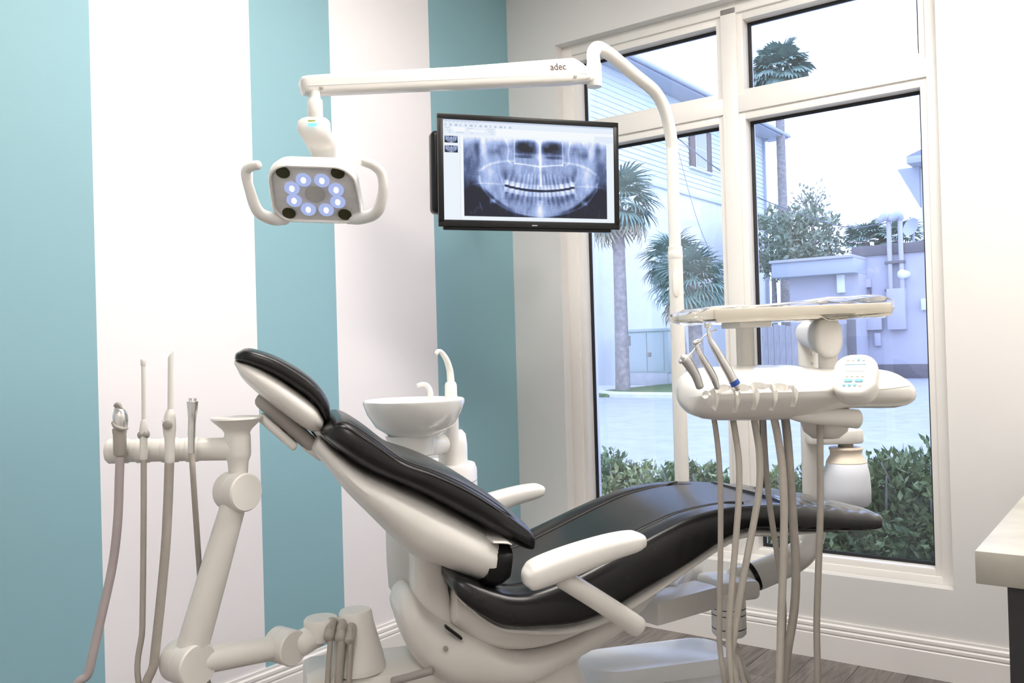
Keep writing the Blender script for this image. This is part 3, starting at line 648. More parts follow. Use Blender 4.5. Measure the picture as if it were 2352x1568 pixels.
cb = at(960, 1368, 2.78)[2]
mk('support_column', lathe([(.0, cb), (.09, cb+.002), (.125, cb+.012), (.141, cb+.04), (.145, cb+.12), (.145, ctop-.02), (.139, ctop-.004), (.125, ctop), (.0, ctop)], (cc[0], cc[1], 0), ZV, 48), plastic, cus)
mk('column_joint', lathe([(.1456, ctop-.056), (.1456, ctop-.053)], (cc[0], cc[1], 0), ZV, 48), greyplastic, cus)
mk('column_bracket', rbox((np.array([cc[0], cc[1], cb+.10])+ch(-.33, .10, .60))/2, (np.linalg.norm(np.array([cc[0], cc[1], 0])-ch(-.33, .10, 0))+.02, .10, .08), .02, ax=[unit(ch(-.33, .10, 0)-np.array([cc[0], cc[1], 0])), np.cross(ZV, unit(ch(-.33, .10, 0)-np.array([cc[0], cc[1], 0]))), ZV]), plastic, cus)
mk('rinse_spout', tube([at(989, 912, 2.6), at(988, 897, 2.6), at(981, 885, 2.6), at(970, 882, 2.59), at(960, 885, 2.58)], [.0085, .0078, .007, .0066, .0058], 14), plastic, cus)
fz = at(1036, 905, 2.72)
mk('filler_base', lathe([(.020, -.26), (.021, -.02), (.019, .0), (.0185, .028), (.0155, .036), (.011, .038)], fz, ZV), plastic, cus)
mk('cup_filler', tube([at(1036, 882, 2.72), at(1033, 850, 2.72), at(1025, 825, 2.71), at(1014, 809, 2.70), at(1006, 807, 2.69), at(1002, 812, 2.685)], [.012, .0105, .009, .0075, .007, .0065], 14), plastic, cus)

# ================================================================== ASSISTANT'S ARM
ax_ = unit(at(530, 1028, 1.97)-at(250, 1036, 1.93))
post = at(818, 1460, 2.08); PB = np.array([post[0], post[1], 0])
asst = empty('assistant_arm', (post[0], post[1], .50)); tag(asst, 'off-white jointed assistant arm with a bar of instrument holders', 'instrument arm')
pt = at(803, 1400, 2.08)[2]; pb = at(818, 1535, 2.08)[2]
mk('support_post', lathe([(.0, pb), (.066, pb), (.066, pb+.012), (.0655, pb+.014), (.062, pb+.035), (.042, pt-.03), (.0385, pt-.006), (.035, pt), (.0, pt+.002)], (post[0], post[1], 0), ZV, 36), plastic, asst)
mk('post_foot', rbox(ch(-.54, .02, pb-.035), (.42, .20, .07), .02, ax=[E1, E2, ZV]), plastic, asst)
j0 = at(738, 1438, 2.06); j1 = at(690, 1478, 2.03)
mk('link_joint', merge(lathe([(.0, -.03), (.038, -.028), (.040, -.02), (.040, .016), (.036, .021), (.0, .022)], j0, ZV, 32), tube([j0, np.array([post[0], post[1], pt-.045])], .024, 16)), plastic, asst)
ed = unit(np.array([.85, -.35, 0])@np.array([R0, -FH, ZV])*1.0)      # hinge axis of the elbows
ed = unit(R0*.80-FH*.60)
def hinge(c, r, w): return lathe([(.0, -w-.001), (r*.93, -w-.001), (r, -w+.003), (r, -.001), (r*.985, 0), (r, .001), (r, w-.003), (r*.93, w+.001), (.0, w+.001)], c, ed, 40)
mk('link_arm', tube([j0-ZV*.012, j1], .029, 18), plastic, asst)
h1 = at(655, 1483, 2.02); h2 = at(432, 1521, 1.92); h3 = at(545, 1128, 1.95)
mk('elbow_joint', hinge(h1, .040, .032), plastic, asst, sharp=25)
mk('lower_arm', tube([h1, h2], [.026, .031], 20), plastic, asst)
mk('elbow_joint', hinge(h2, .047, .040), plastic, asst, sharp=25)
mk('upper_arm', tube([h2, h2*.5+h3*.5, h3], [.0345, .0315, .0265], 20), plastic, asst)
mk('elbow_joint', hinge(h3, .042, .034), plastic, asst, sharp=25)
hub = at(546, 1030, 1.96)
hz = lambda y: at(546, y, 1.96)[2]-hub[2]
mk('holder_hub', lathe([(.0, hz(1096)), (.020, hz(1094)), (.0225, hz(1060)), (.0275, hz(1048)), (.0285, hz(1042)), (.0285, hz(1002)), (.027, hz(994)), (.032, hz(985)), (.050, hz(968)), (.0565, hz(961)), (.055, hz(957)), (.03, hz(957.5)), (.0, hz(958))], hub, ZV, 40), plastic, asst)
bl_ = at(249, 1036, 1.93)
mk('holder_bar', tube([bl_, hub-ax_*.0], [.0245, .0255], 24, dome=.5), plastic, asst)
def bar(px): # point on the bar at picture column px
    t = (px-249)/(546-249); return bl_*(1-t)+hub*t
for px, w in ((273, .021), (329, .014), (391, .018), (441, .013)):
    mk('holder_clip', lathe([(.0262, -w), (.0272, -w+.002), (.0272, w-.002), (.0262, w)], bar(px), ax_, 28), plastic, asst)
fw = -FH*.031
def hz_pt(px, py, d=0.0): return at(px, py, 1.93+d)+fw*.0
conn = [at(757, 1436, 2.02), at(782, 1440, 2.02), at(804, 1444, 2.02)]
for c in conn: mk('hose_socket', tube([c+FH*.03, c-FH*.012-ZV*.022], .0125, 14), hose_m, asst)
# four instruments hanging in the bar; each with its own hose
Zi = 1.895
def loop(px0, end, zlow, ends):
    return [np.array([*(ends[:2]*.7+end[:2]*.3), zlow+.04]), np.array([*(ends[:2]*.45+end[:2]*.55), zlow]), np.array([*(ends[:2]*.12+end[:2]*.88), zlow+.06])]
def asst_hose(parent, P, r, end, m_, zlow=.22):
    pts = [at(x, y, z) for x, y, z in P]; e = pts[-1]
    pts += loop(0, end, zlow, e)+[end-ZV*.06-FH*.01, end]
    mk('hose', tube(pts, r, 14, sub=8), m_, parent)
g_ = 'instruments hanging on the assistant bar'
# curing light / valve handpiece
t1 = empty('suction_valve', at(275, 1060, Zi)); tag(t1, 'short chrome suction valve with an open beak, on the thick mauve hose', 'suction handpiece', g_)
a0 = at(276, 1046, Zi)
mk('body', lathe([(.0115, -.0), (.0135, .004), (.0135, .046), (.0145, .05), (.0145, .058)], a0, ZV, 24), hose_m, t1)
mk('chrome_head', tube([at(276, 985, Zi), at(277, 965, Zi), at(275, 950, Zi), at(271, 938, Zi)], [.0140, .0155, .0145, .0085], 18), steel, t1)
mk('beak', tube([at(264, 932, Zi-.004), at(271, 929, Zi-.004), at(279, 938, Zi-.004)], [.004, .0055, .003], 10), greyplastic, t1)
mk('lever', tube([at(259, 970, Zi-.012), at(265, 979, Zi-.016), at(280, 985, Zi-.016), at(294, 984, Zi-.010)], [.0035, .0045, .0042, .002], 10), greyplastic, t1)
mauve = mat('mauve_hose', (.46, .40, .40), .5, var=.04)
asst_hose(t1, [(276, 1050, Zi), (274, 1100, Zi), (270, 1200, Zi), (258, 1300, Zi), (232, 1420, Zi-.01), (205, 1540, Zi-.02), (190, 1620, Zi-.02)], .0092, PB+ZV*.12-E1*.05, mauve, .14)
# saliva ejector
t2 = empty('saliva_ejector', at(329, 1060, Zi)); tag(t2, 'slim saliva ejector with a long capped white tip', 'suction handpiece', g_)
mk('body', tube([at(330, 1053, Zi), at(330, 1010, Zi), at(330, 985, Zi), at(330, 966, Zi)], [.0085, .0082, .0088, .006], 18), plastic, t2)
mk('valve_knob', tube([at(322, 1000, Zi), at(337, 996, Zi)], [.0085, .0095], 14), greyplastic, t2)
mk('tip', tube([at(330, 968, Zi), at(329, 836, Zi)], .0042, 12, dome=False), plastic_g, t2)
mk('tip_cap', tube([at(329, 838, Zi), at(329, 826, Zi)], .0054, 14), plastic_g, t2)
asst_hose(t2, [(330, 1050, Zi), (330, 1150, Zi), (329, 1300, Zi), (327, 1440, Zi), (326, 1600, Zi)], .0062, conn[0], hose_m)
# high volume evacuator
t3 = empty('evacuator', at(391, 1060, Zi)); tag(t3, 'wide white evacuator tube with a slanted open end', 'suction handpiece', g_)
mk('body', tube([at(390, 1060, Zi), at(390, 1015, Zi), at(389, 985, Zi), at(390, 955, Zi), at(391, 942, Zi)], [.0105, .0105, .0135, .0115, .0075], 20), plastic, t3)
mk('valve_dial', lathe([(.0, 0), (.010, .001), (.010, .006), (.007, .008), (.0, .008)], at(386, 975, Zi-.013), -FH, 24), greyplastic, t3)
mk('valve_tab', tube([at(373, 966, Zi-.010), at(380, 972, Zi-.012)], .0022, 8), plastic, t3)
tp = [at(391, 945, Zi), at(392, 815, Zi)]
tv = tube(tp, .0058, 16, dome=False)
tvV = tv[0].copy(); top_i = tvV[:, 2] > tvV[:, 2].max()-.002; tvV[top_i, 2] += (tvV[top_i]-tp[1])@RV*1.3
mk('tip', (tvV, tv[1]), plastic_g, t3)
asst_hose(t3, [(389, 1060, Zi), (386, 1150, Zi), (380, 1260, Zi), (368, 1390, Zi), (354, 1520, Zi), (345, 1620, Zi)], .0098, conn[1], hose_m)
# syringe
t4 = empty('air_water_syringe', at(441, 1050, Zi)); tag(t4, 'chrome air-water syringe with two buttons, no tip fitted', 'syringe', g_)
mk('body', tube([at(440, 1040, Zi), at(440, 1000, Zi), at(441, 965, Zi), at(442, 945, Zi), at(442, 922, Zi)], [.0072, .0078, .0080, .0100, .0118], 20, dome=.3), steel, t4)
for q in (437, 448): mk('button', tube([at(q, 919, Zi), at(q, 914, Zi)], .0030, 10), steel_d, t4)
asst_hose(t4, [(440, 1038, Zi), (444, 1100, Zi), (452, 1220, Zi+.05), (461, 1350, Zi+.12), (468, 1440, Zi+.14), (476, 1560, Zi+.14)], .0062, conn[2], hose_m)

# ================================================================== DELIVERY UNIT
dth = math.radians(8)
DX = math.cos(dth)*R0+math.sin(dth)*FH; DY = -math.sin(dth)*R0+math.cos(dth)*FH
D0 = at(1822, 896, 2.02)
pst = at(1866, 1080, 2.65)
dl = empty('delivery_unit', (pst[0], pst[1], .60)); tag(dl, 'off-white dentist delivery unit with instrument holders and a control keypad', 'delivery unit')
def dp(x, y, z): return D0+DX*x+DY*y+ZV*z
# body: cross-section polygon swept along DX with rounded ends
sec = [(-.155, .000), (-.150, .012), (-.09, .036), (.0, .056), (.07, .058), (.12, .040), (.135, .005), (.11, -.032), (.04, -.055), (-.04, -.062), (-.10, -.050), (-.142, -.018)]
secL = np.array(catmull([np.array([a, b]) for a, b in sec], 4, closed=True))
secR = np.array(catmull([np.array([a, b]) for a, b in [(-.120, -.004), (-.112, .016), (-.07, .040), (.0, .052), (.07, .050), (.11, .034), (.12, .004), (.10, -.028), (.04, -.044), (-.03, -.046), (-.08, -.036), (-.112, -.020)]], 4, closed=True))
rings = []
for x, k, dz, dy in ((-.262, .25, -.005, -.01), (-.258, .48, -.004, -.008), (-.248, .70, -.002, -.004), (-.228, .86, 0, 0), (-.195, .95, .001, 0), (-.14, .99, .001, 0), (-.06, 1, 0, 0), (.0, 1, 0, 0), (.03, .98, 0, 0), (.06, .95, -.003, .004), (.10, .94, -.003, .006), (.15, .93, -.002, .006), (.195, .93, -.004, .006), (.228, .88, -.007, .006), (.250, .74, -.011, .006), (.262, .52, -.015, .006), (.267, .25, -.017, .006)):
    b = np.clip((x+.02)/.12, 0, 1); s_ = secL*(1-b)+secR*b
    rings.append(np.array([dp(x, p*k+dy, q*k+dz) for p, q in s_]))
dbody = mk('body', loft(rings), plastic_g, dl, sharp=50)
mk('body_joint', tube([dp(.085, -.121, .004), dp(.12, -.122, .001), dp(.17, -.119, .003), dp(.225, -.100, .006)], .0009, 6), greyplastic, dl)
# five holder cups along the front of the deck, with pads between their notches
cups = [(1612, 882), (1658, 884), (1704, 887), (1745, 885), (1795, 887)]
deck_n = unit(-DY*.36+ZV)
cpos = []
for px, py in cups:
    # meet the deck plane through dp(0,-.1,.034)
    d = ray(px, py); t = ((dp(0, -.09, .036)-CAM)@deck_n)/(d@deck_n); p = CAM+d*t; cpos.append(p)
cutters = []
for p in cpos:      # wells lean with the instruments, notches open them to the front
    cutters.append(lathe([(.0, -.034), (.010, -.030), (.0165, -.008), (.0195, .014), (.0195, .05), (.0, .05)], p, unit(deck_n-R0*.25), 24))
    o_ = p-DY*.040-ZV*.030+DX*.019
    cutters.append(prism([(-.008, .05), (.008, .05), (.015, -.035), (.006, -.035)], o_, DX, unit(ZV*.93-DY*.1), -DY, -.048, .09))
def cut(o, geos):
    for g in geos:
        V, Fc = g; me = bpy.data.meshes.new('c'); me.from_pydata((V-WL[o.name]).tolist(), [], Fc)
        bm = bmesh.new(); bm.from_mesh(me); bmesh.ops.recalc_face_normals(bm, faces=list(bm.faces)); bm.to_mesh(me); bm.free()
        c = bpy.data.objects.new('c', me); COL.objects.link(c); c.location = WL[o.name]
        md = o.modifiers.new('b', 'BOOLEAN'); md.object = c; md.operation = 'DIFFERENCE'; md.solver = 'EXACT'
        bpy.context.view_layer.update(); dg = bpy.context.evaluated_depsgraph_get()
        nm = bpy.data.meshes.new_from_object(o.evaluated_get(dg)); o.modifiers.clear(); old = o.data; o.data = nm; bpy.data.meshes.remove(old)
        bpy.data.objects.remove(c)
    o.data.shade_smooth(); o.data.set_sharp_from_angle(angle=math.radians(38))
cut(dbody, cutters)
for p in cpos[3:4]: mk('holder_ring', lathe([(.006, -.012), (.010, -.012), (.010, -.006), (.006, -.006)], p-deck_n*.008, unit(deck_n-R0*.25), 20), steel, dl)
# keypad pod
kc = at(1963, 860, 1.86); kn = unit(-FH*.66+ZV*.62-R0*.40); kr = unit(np.cross(ZV, kn)); kr = kr if kr@R0 > 0 else -kr; kup = np.cross(kn, kr); kup = kup if kup[2] > 0 else -kup
if kr@R0 < 0: kr = -kr
pod = mk('keypad_pod', prism(rrect(.088, .108, .036, 8), kc, kr, kup, kn, -.040, .004, .009, 3), plastic_g, dl)
mk('pod_stalk', tube([kc-kn*.02, dp(.14, -.02, .0)], [.03, .036], 18), plastic, dl)
mk('display', prism(rrect(.040, .017, .002, 2), kc+kup*.014, kr, kup, kn, .0035, .0046), screenglass, pod)
mk('display_edge', prism(rrect(.042, .0012, .0004, 1), kc+kup*.0235, kr, kup, kn, .0035, .005), tealp, pod)
for i in range(4):
    x = (i-1.5)*.0105
    mk('key', prism(rrect(.0062, .007, .003, 4), kc+kr*x+kup*.036, kr, kup, kn, .0035, .0052, .0006, 1), (tealp if i == 2 else tank), pod)
    mk('key', prism(rrect(.0062, .006, .0028, 4), kc+kr*(x+.001)-kup*.0065, kr, kup, kn, .0035, .0052, .0006, 1), tank, pod)
    mk('key', prism(rrect(.0068, .0075, .0032, 4), kc+kr*(x-.002)-kup*.030, kr, kup, kn, .0035, .0052, .0006, 1), (tealp if i < 3 else tank), pod)
for i in (-1, 1): mk('rocker_key', prism(rrect(.0165, .008, .003, 4), kc+kr*(.0105*i)-kup*.0185, kr, kup, kn, .0035, .0056, .0008, 1), tealp, pod)
# adjustment knobs on the end
for i, (px, py) in enumerate(((2022, 889), (2030, 899), (2045, 897), (2062, 894))):
    c = at(px, py, 1.955+.01*i); mk('adjuster_knob', lathe([(.0035, 0), (.0062, .003), (.0048, .009), (.0066, .014), (.0055, .018), (.0, .019)], c+DY*.012, unit(-DY*.75+DX*.66), 16), plastic, dl)
hp0 = at(1818, 950, 1.93); hp1 = at(1968, 962, 1.97)
mk('grab_handle', tube([hp0, hp0*.75+hp1*.25, hp1], [.0125, .0185, .0215], 22, dome=.35), plastic, dl)
mk('handle_button', tube([hp0-DX*.012, hp0], [.0055, .006], 12), plastic, dl)
mk('handle_bracket', lathe([(.0, -.045), (.03, -.043), (.048, -.028), (.054, -.008), (.054, .02), (.0, .022)], at(1895, 962, 2.03), ZV, 32), plastic, dl)
# tray carrier, arm and floor-side support
tc_ = at(1712, 790, 2.12)
mk('tray_post', tube([np.array([tc_[0], tc_[1], D0[2]+.02]), np.array([tc_[0], tc_[1], at(1712, 748, 2.12)[2]])], .0215, 20, dome=False), plastic, dl)
mk('tray_carrier', rbox(at(1713, 745, 2.12), (.078, .12, .016), .003, ax=[DX, DY, ZV]), plastic, dl)
ac = at(1903, 775, 2.06); ptop = np.array([pst[0], pst[1], at(1856, 765, 2.65)[2]])
ad_ = unit(ptop-ac)
mk('support_arm', loft([sring(ac-ad_*.012, np.cross(ad_, ZV), ZV, .018, .034, 2.2, 28), sring(ac-ad_*.008, np.cross(ad_, ZV), ZV, .026, .043, 2.2, 28), sring(ac, np.cross(ad_, ZV), ZV, .031, .049, 2.2, 28), sring(ac*.4+ptop*.6, np.cross(ad_, ZV), ZV, .033, .040, 2.2, 28), sring(ptop, np.cross(ad_, ZV), ZV, .036, .036, 2.2, 28)]), plastic, dl)
mk('arm_pivot', tube([ac+ad_*.03-ZV*.02, np.array([*(ac+ad_*.03)[:2], D0[2]+.03])], .022, 20, dome=False), plastic, dl)
zel = at(1862, 1235, 2.65)[2]
brk = at(1690, 1335, 2.58)
mk('support_post', tube([np.array([pst[0], pst[1], zel+.05]), ptop+ZV*.01], .0305, 24), plastic, dl)
for y in (812, 833): mk('post_screw', lathe([(.004, 0), (.004, .002), (.0, .003)], np.array([pst[0], pst[1], at(1856, y, 2.65)[2]])-FH*.0303, -FH, 12), steel_d, dl)
mk('support_elbow', tube([np.array([pst[0], pst[1], zel+.06]), np.array([pst[0], pst[1], zel+.02]), at(1850, 1258, 2.65), at(1815, 1287, 2.63), at(1730, 1325, 2.59), brk], [.0315, .034, .040, .042, .042, .042], 24, sub=7), plastic_g, dl)
mk('elbow_seal', tube([at(1733, 1322, 2.585), at(1724, 1326, 2.583)], .0432, 24, dome=False), blackp, dl)
# bottle bracket on the post
bz = at(1915, 1000, 2.6)
mk('bottle_bracket', prism(rrect(.16, .085, .03, 6), bz, R0, FH, ZV, -.022, .018, .006), plastic, dl)
# mount castings under the seat
mk('mount_block', rbox(at(1672, 1345, 2.55), (.13, .15, .055), .016, ax=[E1, E2, ZV], segs=3), plastic, dl)
mk('mount_hub', lathe([(.0, -.125), (.042, -.125), (.048, -.118), (.048, .0), (.0, .0)], at(1672, 1355, 2.50), ZV, 32), plastic, dl)
for dz in (-.045, -.062, -.10): mk('hub_groove', lathe([(.0483, dz), (.0483, dz-.0025)], at(1672, 1355, 2.50), ZV, 32), blackp, dl)
mk('mount_arm', rbox((at(1672, 1350, 2.55)+ch(.04, .0, .60))/2, (.26, .10, .07), .02, ax=[unit(at(1672, 1350, 2.55)-ch(.04, .0, .60)), np.cross(unit(np.cross(E1, E2)), unit(at(1672, 1350, 2.55)-ch(.04, .0, .60))), unit(np.cross(unit(at(1672, 1350, 2.55)-ch(.04, .0, .60)), np.cross(unit(np.cross(E1, E2)), unit(at(1672, 1350, 2.55)-ch(.04, .0, .60)))))]), plastic, dl)

# water bottle
wb_ = at(1945, 1100, 2.6); zb = lambda y: at(1945, y, 2.6)[2]
wbt = empty('water_bottle', (wb_[0], wb_[1], zb(1158))); tag(wbt, 'frosted translucent water bottle screwed under the delivery unit bracket', 'bottle')
mk('bottle', lathe([(.0, zb(1160)), (.058, zb(1159)), (.0655, zb(1150)), (.066, zb(1120)), (.064, zb(1090)), (.057, zb(1062)), (.052, zb(1058)), (.0, zb(1058))], (wb_[0], wb_[1], 0), ZV, 40), bottle_m, wbt)
mk('collar', lathe([(.055, zb(1064)), (.057, zb(1060)), (.050, zb(1050)), (.045, zb(1044)), (.045, zb(1034)), (.0485, zb(1030)), (.047, zb(1026)), (.03, zb(1025)), (.0, zb(1025))], (wb_[0], wb_[1], 0), ZV, 36), mat('peach_plastic', (.78, .68, .56), .35, var=.02), wbt)
mk('neck', lathe([(.021, zb(1028)), (.022, zb(1010)), (.0, zb(1009))], (wb_[0], wb_[1], 0), ZV), greyplastic, wbt)

# hoses under the unit
dock = at(1690, 1500, 2.45)
def dhose(name, P, r, m_, parent, dome=True):
    pts = [at(x, y, z) for x, y, z in P]; e = pts[-1]
    pts += [np.array([*(e[:2]*.8+dock[:2]*.2), .40]), np.array([*(e[:2]*.4+dock[:2]*.6), .36]), np.array([dock[0], dock[1], .45]), dock+ZV*.02]
    return mk(name, tube(pts, r, 14, sub=8), m_, parent)
dhose('hose', [(1752, 935, 2.05), (1755, 1000, 2.05), (1760, 1080, 2.05), (1768, 1160, 2.06), (1780, 1240, 2.07), (1792, 1320, 2.08), (1800, 1400, 2.08), (1797, 1480, 2.08), (1790, 1570, 2.08)], .0068, hose_m, dl)
dhose('hose', [(1772, 935, 2.0), (1786, 1000, 2.0), (1797, 1080, 2.0), (1801, 1180, 2.0), (1799, 1300, 2.0), (1794, 1420, 2.0), (1788, 1600, 2.0)], .0088, hose_w, dl)
dhose('umbilical', [(1800, 935, 2.02), (1808, 1000, 2.02), (1815, 1090, 2.02), (1822, 1200, 2.03), (1828, 1300, 2.03), (1824, 1400, 2.03), (1808, 1500, 2.03), (1795, 1600, 2.03)], .0098, hose_m, dl)
dhose('hose', [(1883, 960, 1.98), (1884, 1050, 1.98), (1884, 1180, 1.98), (1880, 1300, 1.98), (1876, 1430, 1.98), (1874, 1620, 1.98)], .0074, hose_m, dl)
# three handpieces
g3 = 'handpieces resting in the delivery unit holders'
s1 = empty('air_water_syringe', cpos[0]); tag(s1, 'grey air-water syringe with a bent metal tip, in the end holder', 'syringe', g3)
qd = [(c-CAM)@WV-.012 for c in cpos]; q = qd[0]
mk('body', tube([at(1608, 888, q), at(1598, 862, q), at(1585, 840, q), at(1574, 825, q), at(1568, 820, q)], [.0085, .0095, .0108, .0112, .0075], 18), steel_d, s1)
mk('trigger', tube([at(1562, 831, q), at(1568, 826, q)], .005, 10), steel, s1)
mk('nozzle', tube([at(1578, 825, q), at(1587, 812, q)], [.0058, .0035], 12), steel, s1)
mk('tip', tube([at(1586, 813, q), at(1600, 795, q), at(1613, 776, q), at(1628, 763, q), at(1646, 757, q)], [.0019, .0016, .0015, .0017, .0021], 8), steel, s1)
dhose('hose', [(1634, 935, 1.99), (1643, 980, 1.98), (1651, 1050, 1.98), (1655, 1130, 1.98), (1655, 1250, 1.98), (1653, 1400, 1.98), (1653, 1480, 1.98), (1666, 1575, 1.98)], .0062, hose_m, s1)
q = qd[1]
s2 = empty('turbine_handpiece', cpos[1]); tag(s2, 'slim chrome turbine handpiece with a small round head', 'handpiece', g3)
mk('body', tube([at(1648, 891, q), at(1640, 868, q), at(1626, 843, q), at(1611, 818, q), at(1603, 800, q), at(1600, 790, q)], [.0062, .0082, .0078, .0068, .0052, .0042], 18), steel, s2)
mk('head', tube([at(1595, 788, q), at(1606, 783, q)], .0058, 14), steel, s2)
dhose('hose', [(1678, 935, 2.0), (1688, 990, 1.99), (1697, 1060, 1.99), (1697, 1140, 1.99), (1690, 1240, 1.99), (1680, 1360, 1.99), (1674, 1460, 1.99), (1680, 1580, 1.99)], .0072, hose_w, s2)
q = qd[2]
s3 = empty('contra_angle_handpiece', cpos[2]); tag(s3, 'chrome contra-angle handpiece with a blue ring and tall bent neck', 'handpiece', g3)
mk('body', tube([at(1694, 893, q), at(1687, 880, q), at(1672, 852, q), at(1655, 822, q), at(1640, 796, q), at(1631, 780, q), at(1627, 762, q)], [.0072, .0098, .0098, .0088, .0075, .0055, .0042], 20), steel, s3)
mk('colour_ring', tube([at(1690.5, 884, q), at(1684.5, 874, q)], .0106, 20, dome=.1), bluep, s3)
mk('head', tube([at(1626, 752, q), at(1625, 742, q)], .0075, 16, dome=.3), steel, s3)
mk('neck', tube([at(1628, 768, q), at(1626, 750, q)], [.0043, .0038], 14), steel, s3)
dhose('hose', [(1726, 935, 2.01), (1736, 985, 2.0), (1745, 1050, 2.0), (1744, 1120, 2.0), (1733, 1190, 2.0), (1716, 1280, 2.0), (1700, 1370, 2.0), (1686, 1460, 2.0), (1680, 1510, 2.0), (1690, 1580, 2.0)], .0078, hose_w, s3)

# instrument tray in its plastic sleeve
tA = at(1640, 722, 1.97); tB = at(2048, 706, 2.03); tdx = unit(tB-tA); tdy = unit(np.cross(ZV, tdx)); tw = np.linalg.norm(tB-tA); tm = (tA+tB)/2+tdy*.12
tdz = np.cross(tdx, tdy)
tray = empty('instrument_tray', tm); tag(tray, 'long cream instrument tray in a clear plastic sleeve above the delivery unit', 'tray')
cream = mat('cream_plastic', (.80, .745, .63), .3, var=.015)
def tpt(a, b, z): return tm+tdx*a+tdy*b+tdz*z
prof = [(-tw/2, -.011), (-tw*.02, -.011), (.0, -.013), (tw*.03, -.019), (tw*.05, -.0195), (tw*.10, -.0195), (tw*.12, -.019), (tw*.15, -.013), (tw*.17, -.011), (tw/2, -.011), (tw/2, .012), (tw/2-.012, .012), (tw/2-.02, .004), (-tw/2+.02, .004), (-tw/2+.012, .012), (-tw/2, .012)]
mk('tray_body', merge(rbox(tpt(0, 0, -.001), (tw-.01, .23, .008), .002, ax=[tdx, tdy, tdz])), cream, tray)
mk('tray_rim', merge(rbox(tpt(0, -.118, .001), (tw, .008, .022), .002, ax=[tdx, tdy, tdz]), rbox(tpt(0, .118, .001), (tw, .008, .022), .002, ax=[tdx, tdy, tdz]), rbox(tpt(-tw/2+.004, 0, .001), (.008, .23, .022), .002, ax=[tdx, tdy, tdz]), rbox(tpt(tw/2-.004, 0, .001), (.008, .23, .022), .002, ax=[tdx, tdy, tdz])), cream, tray)
low = [(-tw/2+.004, -.010), (tw*.07, -.010), (tw*.095, -.013), (tw*.125, -.0205), (tw*.15, -.022), (tw*.215, -.022), (tw*.24, -.020), (tw*.27, -.013), (tw*.295, -.010), (tw/2-.004, -.010)]
mk('tray_lip', prism([(a, b) for a, b in low]+[(tw/2-.004, -.018)]+[(a, b-.009 if b > -.012 else b-.002) for a, b in low[::-1][1:-1]]+[(-tw/2+.004, -.019)], tpt(0, -.124, 0), tdx, tdz, -tdy, -.006, .002, .001), cream, tray)
def sleeve():
    rings = []; r3 = np.random.default_rng(11); n = 72; ph = r3.random(6)*6.28; th = np.linspace(0, 2*math.pi, n, endpoint=False)
    for a in np.linspace(-tw/2-.036, tw/2+.028, 110):
        e = max(0, -tw/2+.004-a)+max(0, a-(tw/2-.004)); k = max(.25, 1-e*22)
        lift = .009*math.exp(-((a-tw*.17)/.06)**2)+.011*math.exp(-((a-tw*.40)/.07)**2)
        c = tpt(a, 0, lift*.4+(.25*e if a > 0 else 0)); ring = sring(c, tdy, tdz, .1275*(.55+.45*k)+.002, (.0165+lift*.6)*k+.003, 7, n)
        w = .0011*np.sin(a*55+2*np.sin(th*2+ph[0]))+.0008*np.sin(a*120+3*np.sin(th*3+ph[1]))+min(1, e*40)*.0035*np.sin(th*7+a*90+ph[2])
        ring += np.where(np.abs(np.sin(th)) > .2, w, w*.3)[:, None]*tdz[None]; rings.append(ring)
    return loft(rings, cap=False)
mk('plastic_sleeve', sleeve(), film_m, tray)

# ================================================================== WORKTOP AND CABINET
cpt = on_z(2238.7, 1264.3, .90)
lam = mat('concrete_laminate', (.40, .385, .33), .38, var=.16, scale=9, bump=.05, bscale=80)
wt = tag(mk('worktop', box(cpt[0], RX-.001, cpt[1], -.001, .839, .90, .0015), lam), 'thick grey stone-look worktop at the edge of the view', 'worktop')
cab = empty('base_cabinet', (cpt[0]+.5, (cpt[1])/2, 0)); tag(cab, 'black base cabinet under the stone-look worktop', 'cabinet')
kx = cpt[0]+.050
mk('body', box(kx+.02, RX-.001, cpt[1]+.02, -.018, .08, .8385), blackm, cab)
mk('plinth', box(kx+.07, RX-.001, cpt[1]+.04, -.018, .0, .0795), blackm, cab)
mk('end_panel', box(kx, RX-.001, cpt[1]+.012, cpt[1]+.0195, .0, .8385, .001), blackm, cab)
for i in range(3):
    y0 = cpt[1]+.02+i*(-cpt[1]-.04)/3; y1 = y0+(-cpt[1]-.04)/3-.003
    d_ = mk('door', box(kx, kx+.0195, y0+.003, y1, .085, .834, .002), blackm, cab)
    mk('door_handle', tube([(kx-.001, y1-.04, .70), (kx-.028, y1-.04, .69), (kx-.028, y1-.04, .58), (kx-.001, y1-.04, .57)], .005, 10), steel, d_)

# ================================================================== OUTSIDE
GZ = -0.15
asph = mat('asphalt', (.38, .39, .40), .8, var=.10, scale=3.5, bump=.2, bscale=40)
conc = mat('concrete', (.66, .66, .64), .75, var=.06, scale=4)
grass_m = mat('verge_grass', (.14, .19, .07), .9, var=.35, scale=9)
mulch = mat('mulch', (.10, .075, .06), .9, var=.4, scale=30)
struct(mk('ground', box(-90, 60, .2, 120, GZ-.3, GZ), asph), 'pale asphalt street and parking outside the window', 'ground')
struct(mk('planting_bed', box(-3.0, 5.0, .2, 1.55, GZ-.1, GZ+.03), mulch), 'mulched planting bed under the window', 'ground')
def gp(px, py, z=GZ): return on_z(px, py, z)
